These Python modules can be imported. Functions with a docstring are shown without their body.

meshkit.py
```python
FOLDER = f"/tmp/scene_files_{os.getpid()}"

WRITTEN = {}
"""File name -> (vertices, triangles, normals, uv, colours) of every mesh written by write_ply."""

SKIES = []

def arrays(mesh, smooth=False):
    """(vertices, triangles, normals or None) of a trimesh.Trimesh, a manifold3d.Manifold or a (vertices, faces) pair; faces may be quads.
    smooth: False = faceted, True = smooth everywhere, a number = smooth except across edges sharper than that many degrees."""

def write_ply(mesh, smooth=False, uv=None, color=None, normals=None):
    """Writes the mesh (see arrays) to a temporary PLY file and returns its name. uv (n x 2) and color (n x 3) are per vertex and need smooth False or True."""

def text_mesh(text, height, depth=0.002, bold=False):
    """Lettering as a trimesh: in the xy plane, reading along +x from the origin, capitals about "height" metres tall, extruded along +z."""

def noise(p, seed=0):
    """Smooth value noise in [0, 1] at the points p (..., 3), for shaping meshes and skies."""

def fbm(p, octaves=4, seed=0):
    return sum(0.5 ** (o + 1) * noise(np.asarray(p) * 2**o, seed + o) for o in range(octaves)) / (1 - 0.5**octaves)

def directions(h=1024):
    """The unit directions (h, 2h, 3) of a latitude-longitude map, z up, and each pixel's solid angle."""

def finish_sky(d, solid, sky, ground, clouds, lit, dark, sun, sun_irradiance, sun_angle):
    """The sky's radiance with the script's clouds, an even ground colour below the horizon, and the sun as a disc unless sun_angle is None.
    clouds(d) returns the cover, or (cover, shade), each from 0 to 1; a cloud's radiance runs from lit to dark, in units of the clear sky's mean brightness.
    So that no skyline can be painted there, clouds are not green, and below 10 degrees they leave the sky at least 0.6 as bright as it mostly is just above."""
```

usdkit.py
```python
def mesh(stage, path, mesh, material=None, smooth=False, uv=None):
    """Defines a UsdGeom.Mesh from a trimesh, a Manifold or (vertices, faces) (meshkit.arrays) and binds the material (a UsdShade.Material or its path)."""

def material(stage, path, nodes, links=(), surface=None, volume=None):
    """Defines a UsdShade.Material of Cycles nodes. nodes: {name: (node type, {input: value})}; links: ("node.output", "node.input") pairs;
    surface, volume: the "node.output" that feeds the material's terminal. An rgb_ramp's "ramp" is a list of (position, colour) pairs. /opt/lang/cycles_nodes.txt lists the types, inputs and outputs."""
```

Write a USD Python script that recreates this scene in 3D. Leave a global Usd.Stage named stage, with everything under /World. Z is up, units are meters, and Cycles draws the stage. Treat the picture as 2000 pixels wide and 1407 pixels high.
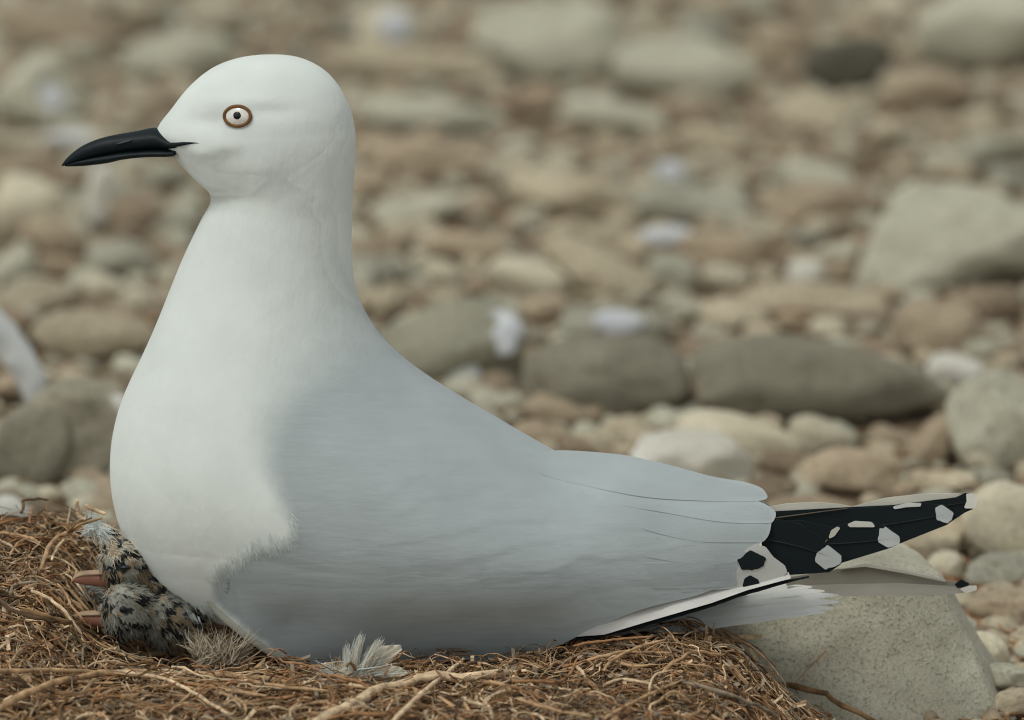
import math, random
import numpy as np, trimesh, manifold3d, shapely, usdkit, meshkit
from scipy.interpolate import PchipInterpolator, LinearNDInterpolator, RBFInterpolator
from scipy.spatial import Delaunay
from pxr import Usd, UsdGeom, UsdLux, UsdShade, Sdf, Gf, Vt

rng = np.random.default_rng(7)
random.seed(7)
stage = Usd.Stage.CreateInMemory()
UsdGeom.SetStageUpAxis(stage, 'Z'); UsdGeom.SetStageMetersPerUnit(stage, 1.0)
UsdGeom.Xform.Define(stage, '/World')
L = '/World/Looks'
UsdGeom.Scope.Define(stage, L)

# ------------------------------------------------------------------ camera, sky, sun, exposure
K = 1 / 6000.0                      # metres per unit; all shapes below are laid out in units of 1/6 mm
PITCH = math.radians(11.0)
DIST = 15000.0                      # 2.5 m
ZC = 741.0
CP, SP = math.cos(PITCH), math.sin(PITCH)
CAM = np.array([0, -DIST * CP, ZC + DIST * SP])
cam = UsdGeom.Camera.Define(stage, '/World/camera')
cam.CreateHorizontalApertureAttr(36.0); cam.CreateVerticalApertureAttr(36.0 * 720 / 1024)
cam.CreateFocalLengthAttr(270.0)
cam.CreateFStopAttr(11.0); cam.CreateFocusDistanceAttr((DIST - 110) * K)
cam.CreateClippingRangeAttr(Gf.Vec2f(0.05, 1000))
cam.CreateExposureAttr(-0.17)
M = Gf.Matrix4d(1, 0, 0, 0, 0, SP, CP, 0, 0, -CP, SP, 0, *(float(c * K) for c in CAM), 1)
UsdGeom.Xformable(cam).AddTransformOp().Set(M)

SUN_EL, SUN_AZ = math.radians(64), math.radians(-128)     # towards the sun: high up on the left
sun_dir = np.array([math.cos(SUN_EL) * math.sin(SUN_AZ), math.cos(SUN_EL) * math.cos(SUN_AZ), math.sin(SUN_EL)])
sky = UsdLux.DomeLight.Define(stage, '/World/sky')
skym = usdkit.material(stage, L + '/overcast_sky', {
    's': ('sky_texture', {'sky_type': 'single_scattering', 'sun_disc': False, 'sun_elevation': SUN_EL, 'sun_rotation': SUN_AZ, 'aerosol_density': 3.0}),
    'bw': ('rgb_to_bw', {}), 'cc': ('combine_color', {}),
    'tint': ('mix_color', {'blend_type': 'multiply', 'fac': 1.0, 'b': (0.99, 1.01, 0.98), 'use_clamp': False}),
    'tc': ('texture_coordinate', {}), 'n': ('noise_texture', {'scale': 2.2, 'detail': 4}),
    'nr': ('map_range', {'from_min': 0.3, 'from_max': 0.7, 'to_min': 0.8, 'to_max': 1.1, 'clamp': True}),
    'cl': ('mix_color', {'blend_type': 'multiply', 'fac': 1.0, 'use_clamp': False}),
    'mx': ('mix_color', {'fac': 0.9, 'use_clamp': False}),
    'bg': ('background_shader', {'strength': 0.15})},
    [('s.color', 'bw.color'), ('bw.val', 'cc.r'), ('bw.val', 'cc.g'), ('bw.val', 'cc.b'), ('cc.color', 'tint.a'),
     ('tc.generated', 'n.vector'), ('n.fac', 'nr.value'), ('tint.result', 'cl.a'), ('nr.result', 'cl.b'),
     ('s.color', 'mx.a'), ('cl.result', 'mx.b'), ('mx.result', 'bg.color')], surface='bg.background')
UsdShade.MaterialBindingAPI.Apply(sky.GetPrim()).Bind(skym)
sun = UsdLux.DistantLight.Define(stage, '/World/sun')
sun.CreateIntensityAttr(0.20); sun.CreateAngleAttr(10.0); sun.CreateNormalizeAttr(True); sun.CreateColorAttr(Gf.Vec3f(1.0, 0.99, 0.92))
zax = sun_dir / np.linalg.norm(sun_dir); xax = np.cross([0, 0, 1.0], zax); xax /= np.linalg.norm(xax); yax = np.cross(zax, xax)
UsdGeom.Xformable(sun).AddTransformOp().Set(Gf.Matrix4d(*xax, 0, *yax, 0, *zax, 0, 0, 0, 3, 1))

# ------------------------------------------------------------------ helpers
def ray(px, py):
    px, py = np.asarray(px, float), np.asarray(py, float)
    a, b = (px - 1000) / DIST, (703.5 - py) / DIST
    return np.stack([a + 0 * b, CP + b * SP + 0 * a, -SP + b * CP + 0 * a], -1)
def at(px, py, Y):
    """the point of the upright plane y = Y that lies in the direction of photograph position (px, py)"""
    d = ray(px, py); t = (np.asarray(Y, float) - CAM[1]) / d[..., 1]
    return CAM + d * t[..., None]
def on_ground(px, py, z=0.0):
    d = ray(px, py); t = (z - CAM[2]) / d[..., 2]
    return CAM + d * t[..., None]
def proj(P):
    v = np.asarray(P, float) - CAM
    depth = v[..., 1] * CP - v[..., 2] * SP
    return np.stack([1000 + DIST * v[..., 0] / depth, 703.5 - DIST * (v[..., 1] * SP + v[..., 2] * CP) / depth], -1)

used = {}
def free(path):
    n = used.get(path, 0); used[path] = n + 1
    return path if n == 0 else f'{path}_{n:03d}'
ORIGIN = {}
def tag(prim, label=None, category=None, group=None, kind=None):
    p = prim.GetPrim() if hasattr(prim, 'GetPrim') else prim
    for k, v in (('label', label), ('category', category), ('group', group), ('kind', kind)):
        if v: p.SetCustomDataByKey(k, v)
    return p
def thing(name, label, cat, base, group=None):
    path = free('/World/' + name)
    x = UsdGeom.Xform.Define(stage, path); x.AddTranslateOp().Set(Gf.Vec3d(*(float(c * K) for c in base)))
    ORIGIN[path] = np.asarray(base, float)
    return tag(x, label, cat, group)
def place_of(parent):
    return ORIGIN.get(str(parent.GetPath()), np.zeros(3)) if parent is not None else np.zeros(3)
def obj(name, v, f, mat, parent=None, smooth=True, tint=None, base=None):
    """one Mesh prim; v in units; under a parent, or top-level with its own origin (base)"""
    path = free((str(parent.GetPath()) if parent is not None else '/World') + '/' + name)
    o = place_of(parent)
    if parent is None and base is not None: o = np.asarray(base, float)
    g = usdkit.mesh(stage, path, ((np.asarray(v, float) - o) * K, np.asarray(f, int)), mat, smooth=smooth)
    if tint is not None:
        UsdGeom.PrimvarsAPI(g).CreatePrimvar('tint', Sdf.ValueTypeNames.Color3fArray, 'vertex').Set(Vt.Vec3fArray.FromNumpy(np.asarray(tint, np.float32)))
    if parent is None and base is not None: UsdGeom.Xformable(g).AddTranslateOp().Set(Gf.Vec3d(*(float(c * K) for c in o)))
    ORIGIN[path] = o
    return g.GetPrim()
def curves(name, lines, widths, mat, parent=None, base=None):
    path = free((str(parent.GetPath()) if parent is not None else '/World') + '/' + name)
    o = place_of(parent)
    c = UsdGeom.BasisCurves.Define(stage, path)
    c.CreateTypeAttr('linear')
    pts = np.vstack(lines); n = [len(x) for x in lines]
    w = np.concatenate([wi * np.linspace(1, 0.25, k) for wi, k in zip(widths, n)])
    c.CreatePointsAttr(Vt.Vec3fArray.FromNumpy(((pts - o) * K).astype(np.float32)))
    c.CreateCurveVertexCountsAttr(Vt.IntArray(n))
    c.CreateWidthsAttr(Vt.FloatArray.FromNumpy((w * K).astype(np.float32))); c.SetWidthsInterpolation('vertex')
    UsdShade.MaterialBindingAPI.Apply(c.GetPrim()).Bind(mat)
    ORIGIN[path] = o
    return c.GetPrim()
def tube(path, radius, sides=6):
    """a closed tube along points (n,3); radius a number or one per point"""
    p = np.asarray(path, float); n = len(p); r = np.broadcast_to(radius, n)
    t = np.gradient(p, axis=0); t /= np.linalg.norm(t, axis=1, keepdims=True) + 1e-9
    ref = np.array([0, 0, 1.0]) if abs(t[0][2]) < 0.8 else np.array([1.0, 0, 0])
    s = np.cross(t, ref); s /= np.linalg.norm(s, axis=1, keepdims=True) + 1e-9
    q = np.cross(s, t); a = np.arange(sides) / sides * 2 * np.pi
    v = (p[:, None] + r[:, None, None] * (np.cos(a)[None, :, None] * s[:, None] + np.sin(a)[None, :, None] * q[:, None])).reshape(-1, 3)
    f = []
    for i in range(n - 1):
        for k in range(sides):
            a0, a1 = i * sides + k, i * sides + (k + 1) % sides
            f += [(a0, a1, a1 + sides), (a0, a1 + sides, a0 + sides)]
    v = np.vstack([v, p[:1], p[-1:]]); c0, c1 = len(v) - 2, len(v) - 1
    for k in range(sides):
        f += [(c0, (k + 1) % sides, k), (c1, (n - 1) * sides + k, (n - 1) * sides + (k + 1) % sides)]
    return v, np.array(f)
def join(parts):
    vs, fs, n = [], [], 0
    for v, f in parts:
        vs.append(v); fs.append(np.asarray(f) + n); n += len(v)
    return np.vstack(vs), np.vstack(fs)
def sstep(x, a, b):
    t = np.clip((np.asarray(x, float) - a) / (b - a), 0, 1); return t * t * (3 - 2 * t)
def smooth_line(pts, n):
    p = np.asarray(pts, float)
    if len(p) < 3: return p[0] + np.linspace(0, 1, n)[:, None] * (p[1] - p[0])
    d = np.r_[0, np.cumsum(np.linalg.norm(np.diff(p, axis=0), axis=1))]
    return PchipInterpolator(d, p, axis=0)(np.linspace(0, d[-1], n))

# ------------------------------------------------------------------ materials
def mat_plain(name, col, rough=0.6, var=0.25, scale=60, bump=0.0, dist=0.0006, spec=0.3, stretch=(1, 1, 1)):
    lo, hi = [tuple(np.clip(np.array(col) * k, 0, 1)) for k in (1 - var, 1 + var)]
    nodes = {'tc': ('texture_coordinate', {}), 'mp': ('mapping', {'scale': stretch}), 'n': ('noise_texture', {'scale': scale, 'detail': 5, 'roughness': 0.6}),
             'r': ('rgb_ramp', {'ramp': [(0.3, lo), (0.7, hi)]}), 'p': ('principled_bsdf', {'roughness': rough, 'specular_ior_level': spec})}
    links = [('tc.object', 'mp.vector'), ('mp.vector', 'n.vector'), ('n.fac', 'r.fac'), ('r.color', 'p.base_color')]
    if bump:
        nodes['b'] = ('bump', {'strength': bump, 'distance': dist}); links += [('n.fac', 'b.height'), ('b.normal', 'p.normal')]
    return usdkit.material(stage, f'{L}/{name}', nodes, links, surface='p.BSDF')
def mat_plumage(name, rough=0.75, bump=0.25, scale=(260, 260, 900), dist=0.0004, sheen=0.15, detail=3.0):
    """plumage or down coloured by the mesh's own tint"""
    return usdkit.material(stage, f'{L}/{name}', {
        'a': ('attribute', {'attribute': 'tint'}), 'tc': ('texture_coordinate', {}), 'mp': ('mapping', {'scale': scale}),
        'n': ('noise_texture', {'scale': 1.0, 'detail': detail, 'roughness': 0.55}),
        'n2': ('noise_texture', {'scale': 55.0, 'detail': 3}),
        'nr': ('map_range', {'from_min': 0.25, 'from_max': 0.75, 'to_min': 0.93, 'to_max': 1.05, 'clamp': True}),
        'c': ('mix_color', {'blend_type': 'multiply', 'fac': 1.0, 'use_clamp': False}),
        'b': ('bump', {'strength': bump, 'distance': dist}),
        'p': ('principled_bsdf', {'roughness': rough, 'specular_ior_level': 0.15, 'sheen_weight': sheen, 'sheen_roughness': 0.6})},
        [('tc.object', 'mp.vector'), ('mp.vector', 'n.vector'), ('n.fac', 'b.height'), ('b.normal', 'p.normal'), ('tc.object', 'n2.vector'),
         ('n2.fac', 'nr.value'), ('a.color', 'c.a'), ('nr.result', 'c.b'), ('c.result', 'p.base_color')], surface='p.BSDF')
def mat_stone(name, col, col2, speck=(0.06, 0.055, 0.042), amount=0.5, scale=18, fine=260, white=0.0):
    """water-worn stone: two tones in soft clouds, fine dark specks, optionally chalky white splashes"""
    nodes = {
        'tc': ('texture_coordinate', {}), 'oi': ('object_info', {}),
        'ov': ('combine_xyz', {}), 'om': ('math', {'math_type': 'multiply', 'value2': 37.0}),
        'ad': ('mix_color', {'blend_type': 'add', 'fac': 1.0, 'use_clamp': False}),
        'n1': ('noise_texture', {'scale': scale, 'detail': 5, 'roughness': 0.6, 'distortion': 0.4}),
        'r1': ('rgb_ramp', {'ramp': [(0.32, col2), (0.66, col)]}),
        'n2': ('noise_texture', {'scale': fine, 'detail': 4, 'roughness': 0.7}),
        'r2': ('map_range', {'from_min': 0.52, 'from_max': 0.68, 'to_min': 0.0, 'to_max': amount, 'clamp': True}),
        'm1': ('mix_color', {'b': speck}),
        'n4': ('noise_texture', {'scale': fine * 2.2, 'detail': 3}),
        'r4': ('map_range', {'from_min': 0.3, 'from_max': 0.7, 'to_min': 0.82, 'to_max': 1.14, 'clamp': True}),
        'm4': ('mix_color', {'blend_type': 'multiply', 'fac': 1.0, 'use_clamp': False}),
        'hv': ('hsv', {'saturation': 1.0}), 'vr': ('map_range', {'from_min': 0, 'from_max': 1, 'to_min': 0.82, 'to_max': 1.15}),
        'b': ('bump', {'strength': 0.45, 'distance': 0.0012}),
        'p': ('principled_bsdf', {'roughness': 0.8, 'specular_ior_level': 0.25})}
    links = [('oi.random', 'om.value1'), ('om.value', 'ov.x'), ('om.value', 'ov.y'), ('tc.object', 'ad.a'), ('ov.vector', 'ad.b'),
             ('ad.result', 'n1.vector'), ('ad.result', 'n2.vector'), ('ad.result', 'n4.vector'), ('n1.fac', 'r1.fac'), ('n2.fac', 'r2.value'), ('r2.result', 'm1.fac'), ('r1.color', 'm1.a'),
             ('n4.fac', 'r4.value'), ('m1.result', 'm4.a'), ('r4.result', 'm4.b'), ('m4.result', 'hv.color'), ('oi.random', 'vr.value'), ('vr.result', 'hv.value'),
             ('n2.fac', 'b.height'), ('b.normal', 'p.normal')]
    if white:
        nodes['n3'] = ('noise_texture', {'scale': 14, 'detail': 3, 'distortion': 0.8})
        nodes['r3'] = ('map_range', {'from_min': 0.60 - white * 0.2, 'from_max': 0.66 - white * 0.2, 'clamp': True})
        nodes['m3'] = ('mix_color', {'b': (0.66, 0.68, 0.68)})
        links += [('ad.result', 'n3.vector'), ('n3.fac', 'r3.value'), ('r3.result', 'm3.fac'), ('hv.color', 'm3.a'), ('m3.result', 'p.base_color')]
    else:
        links.append(('hv.color', 'p.base_color'))
    return usdkit.material(stage, f'{L}/{name}', nodes, links, surface='p.BSDF')

STONE = {  # word -> material
    'pale grey': mat_stone('stone_pale_grey', (0.53, 0.515, 0.395), (0.41, 0.395, 0.30)),
    'cream': mat_stone('stone_cream', (0.60, 0.55, 0.41), (0.48, 0.43, 0.31), amount=0.2),
    'beige': mat_stone('stone_beige', (0.52, 0.45, 0.32), (0.40, 0.34, 0.235)),
    'tan': mat_stone('stone_tan', (0.44, 0.355, 0.245), (0.33, 0.26, 0.175)),
    'brown': mat_stone('stone_brown', (0.34, 0.265, 0.18), (0.23, 0.175, 0.115)),
    'olive grey': mat_stone('stone_olive_grey', (0.275, 0.255, 0.188), (0.18, 0.167, 0.12), amount=0.5, scale=30),
    'grey': mat_stone('stone_grey', (0.40, 0.385, 0.30), (0.29, 0.28, 0.215)),
    'dun': mat_stone('stone_dun', (0.33, 0.305, 0.225), (0.225, 0.205, 0.15), amount=0.5, scale=30),
    'dark olive': mat_stone('stone_dark_olive', (0.10, 0.095, 0.066), (0.06, 0.056, 0.04)),
    'white': mat_stone('stone_white', (0.68, 0.68, 0.62), (0.52, 0.49, 0.40), amount=0.1, scale=25),
    'white-streaked grey': mat_stone('stone_streaked', (0.34, 0.325, 0.24), (0.23, 0.22, 0.16), white=0.35),
}
DROPPING = mat_plain('chalky_white', (0.66, 0.69, 0.72), 0.85, 0.1, 80)
SOIL = usdkit.material(stage, L + '/soil', {
    'tc': ('texture_coordinate', {}), 'n1': ('noise_texture', {'scale': 14, 'detail': 6, 'roughness': 0.65}),
    'r1': ('rgb_ramp', {'ramp': [(0.3, (0.075, 0.054, 0.033)), (0.5, (0.17, 0.125, 0.08)), (0.7, (0.30, 0.23, 0.155))]}),
    'n2': ('noise_texture', {'scale': 260, 'detail': 4, 'roughness': 0.7}), 'b': ('bump', {'strength': 0.9, 'distance': 0.003}),
    'p': ('principled_bsdf', {'roughness': 0.95, 'specular_ior_level': 0.1})},
    [('tc.object', 'n1.vector'), ('n1.fac', 'r1.fac'), ('tc.object', 'n2.vector'), ('n2.fac', 'b.height'), ('b.normal', 'p.normal'), ('r1.color', 'p.base_color')], surface='p.BSDF')
STRAW = [mat_plain('straw_' + n, c, 0.75, 0.55, 210, 0.6, 0.0006, 0.2) for n, c in (
    ('pale', (0.66, 0.49, 0.31)), ('tan', (0.44, 0.285, 0.155)), ('russet', (0.33, 0.175, 0.082)), ('brown', (0.20, 0.118, 0.057)), ('dark', (0.085, 0.052, 0.028)), ('grey', (0.27, 0.215, 0.15)))]
PLUMAGE = mat_plumage('plumage', bump=0.35, scale=(210, 210, 120), dist=0.0008, sheen=0.1, detail=5.0)
WING_COAT = mat_plumage('wing_coat', bump=0.3, scale=(90, 300, 420), dist=0.0006, sheen=0.05, detail=4.0)
FEATHER = mat_plumage('feather_vane', rough=0.55, bump=0.15, scale=(500, 500, 2600), sheen=0.05)
DOWN_SKIN = mat_plumage('down_skin', rough=0.9, bump=0.5, scale=(500, 500, 500), dist=0.0008)
def hair(name, col):
    return usdkit.material(stage, f'{L}/{name}', {'d': ('diffuse_bsdf', {'color': col}), 't': ('translucent_bsdf', {'color': col}) if False else ('diffuse_bsdf', {'color': col}), 'm': ('mix_closure', {'fac': 0.3})},
                           [('d.BSDF', 'm.closure1'), ('t.BSDF', 'm.closure2')], surface='m.closure')
H_WHITE, H_BUFF, H_BLACK, H_CREAM, H_GREY = hair('down_white', (0.69, 0.745, 0.715)), hair('down_buff', (0.26, 0.20, 0.13)), hair('down_black', (0.018, 0.020, 0.020)), hair('down_cream', (0.62, 0.56, 0.44)), hair('down_grey', (0.31, 0.31, 0.265))
BILL = mat_plain('bill_horn', (0.006, 0.011, 0.013), 0.5, 0.4, 150, 0.25, 0.0004, 0.22, (1, 1, 4))
CHICK_BILL = mat_plain('chick_bill', (0.27, 0.12, 0.08), 0.6, 0.2, 200, 0.1, 0.0003, 0.4)
CHICK_BILL_TOP = mat_plain('chick_bill_ridge', (0.42, 0.30, 0.19), 0.6, 0.15, 200, 0.1, 0.0003, 0.4)
IRIS = mat_plain('eye_iris', (0.76, 0.75, 0.68), 0.08, 0.1, 700, 0, 0, 0.5)
PUPIL = mat_plain('eye_pupil', (0.004, 0.006, 0.008), 0.08, 0.1, 500, 0, 0, 0.5)
EYELID = mat_plain('eye_ring', (0.165, 0.074, 0.023), 0.6, 0.3, 500)

# ------------------------------------------------------------------ ground
def ground_z(x, y):
    P = np.stack([np.asarray(x, float) / 700, np.asarray(y, float) / 700, np.zeros_like(np.asarray(x, float))], -1)
    P2 = P * 5
    return (meshkit.fbm(P, 3, 3) - 0.5) * 60 + (meshkit.fbm(P2, 3, 5) - 0.5) * 34 - 8
def sheet(xs, ys, dz=0.0):
    X, Y = np.meshgrid(xs, ys)
    v = np.stack([X, Y, ground_z(X, Y) + dz], -1).reshape(-1, 3)
    i = np.arange(len(xs) * len(ys)).reshape(len(ys), len(xs))
    q = np.stack([i[:-1, :-1], i[:-1, 1:], i[1:, 1:], i[1:, :-1]], -1).reshape(-1, 4)
    return v, np.vstack([q[:, [0, 1, 2]], q[:, [0, 2, 3]]])
far = np.array([600, 1500, 4000, 12000, 40000, 120000, 400000, 1200000], float)
xs = np.r_[-2600 - far[::-1], np.linspace(-2600, 2600, 150), 2600 + far]
ys = np.r_[-2600 - far[::-1], np.linspace(-2600, 14000, 330), 14000 + far]
v, f = sheet(xs, ys)
g = obj('ground', v, f, SOIL, smooth=True)
tag(g, kind='structure')

# ------------------------------------------------------------------ stones
BALL = {k: trimesh.creation.icosphere(k, 1.0) for k in (1, 2, 3, 4)}
def stone_shape(a, b, c, seed, detail=3, rough=0.16, square=2.4, flats=7):
    B = BALL[detail]; p = B.vertices.copy()
    n = (np.abs(p) ** square).sum(1) ** (-1 / square)         # a little squarer than an ellipsoid
    d = p.copy(); p = p * n[:, None]
    sr = np.random.default_rng(seed + 4000)
    R = np.linalg.norm(p, axis=1)
    for k in range(flats):                                    # worn flat sides
        m_ = sr.normal(0, 1, 3); m_ /= np.linalg.norm(m_)
        lim = sr.uniform(0.70, 1.0) / np.maximum(d @ m_, 1e-3)
        w_ = np.clip((R - lim) / 0.12, -1, 1); R = np.where(lim < R + 0.12, np.minimum(R, lim) - 0.03 * (1 - np.abs(w_)) ** 2, R)
    p = d * R[:, None]
    q = p + seed * 3.17
    p = p * (1 + rough * 2 * (meshkit.fbm(q * 1.1, 2, seed) - 0.5) + rough * 0.35 * (meshkit.fbm(q * 3.2, 2, seed + 9) - 0.5))[:, None]
    return p * [a, b, c], B.faces
def rot(v, axis, deg):
    return v @ trimesh.transformations.rotation_matrix(math.radians(deg), axis)[:3, :3].T
def make_stone(px, py, w, h, colour, label, tilt=0, seed=0, flats=7, rough=0.16, square=2.4, detail=3, splash=None, group=None, deep=0.75, name='stone'):
    base_py = py + h * 0.42
    d0 = on_ground(px, base_py)
    s = np.linalg.norm(d0 - CAM) / DIST
    a, hh = w / 2 * s, h / 2 * s
    b = min(a, hh * 1.7) * deep
    c = math.sqrt(max(hh ** 2 - (b * SP) ** 2, (0.4 * hh) ** 2)) / CP
    ctr = at(px, py, d0[1] + b * 0.55)
    v, f = stone_shape(a, b, c, seed, detail, rough, square, flats)
    v = rot(v, [0, 0, 1], ((seed * 37) % 30) - 15)
    if tilt: v = rot(v, [0, 1, 0], tilt)
    base = np.array([ctr[0], ctr[1], max(ctr[2] - c, 0)])
    g = obj(name, v + ctr, f, STONE[colour], base=base)
    tag(g, label, 'stone', group)
    if splash:
        for k, (sx, sy, sw, sh) in enumerate(splash):          # chalky droppings lying on the stone
            V = v + ctr; q = proj(V)
            hit = np.hypot((q[:, 0] - sx) / sw, (q[:, 1] - sy) / sh)
            front = V[:, 1] < ctr[1] + b * 0.6
            near = np.argsort(np.where(front, hit, 9e9))[:6]
            p0 = V[near].mean(0); n0 = p0 - ctr; n0 /= np.linalg.norm(n0)
            bv, bf = stone_shape(sw / 2 * s, 0.14 * min(sw, sh) * s, sh / 2 * s, seed + k + 50, 2, 0.3, 2)
            ob = obj('dropping', bv + p0 + n0 * 1.0 - [0, 0.08 * sh * s, 0], bf, DROPPING, parent=g)
    return g, (px, py, w, h)

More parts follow.
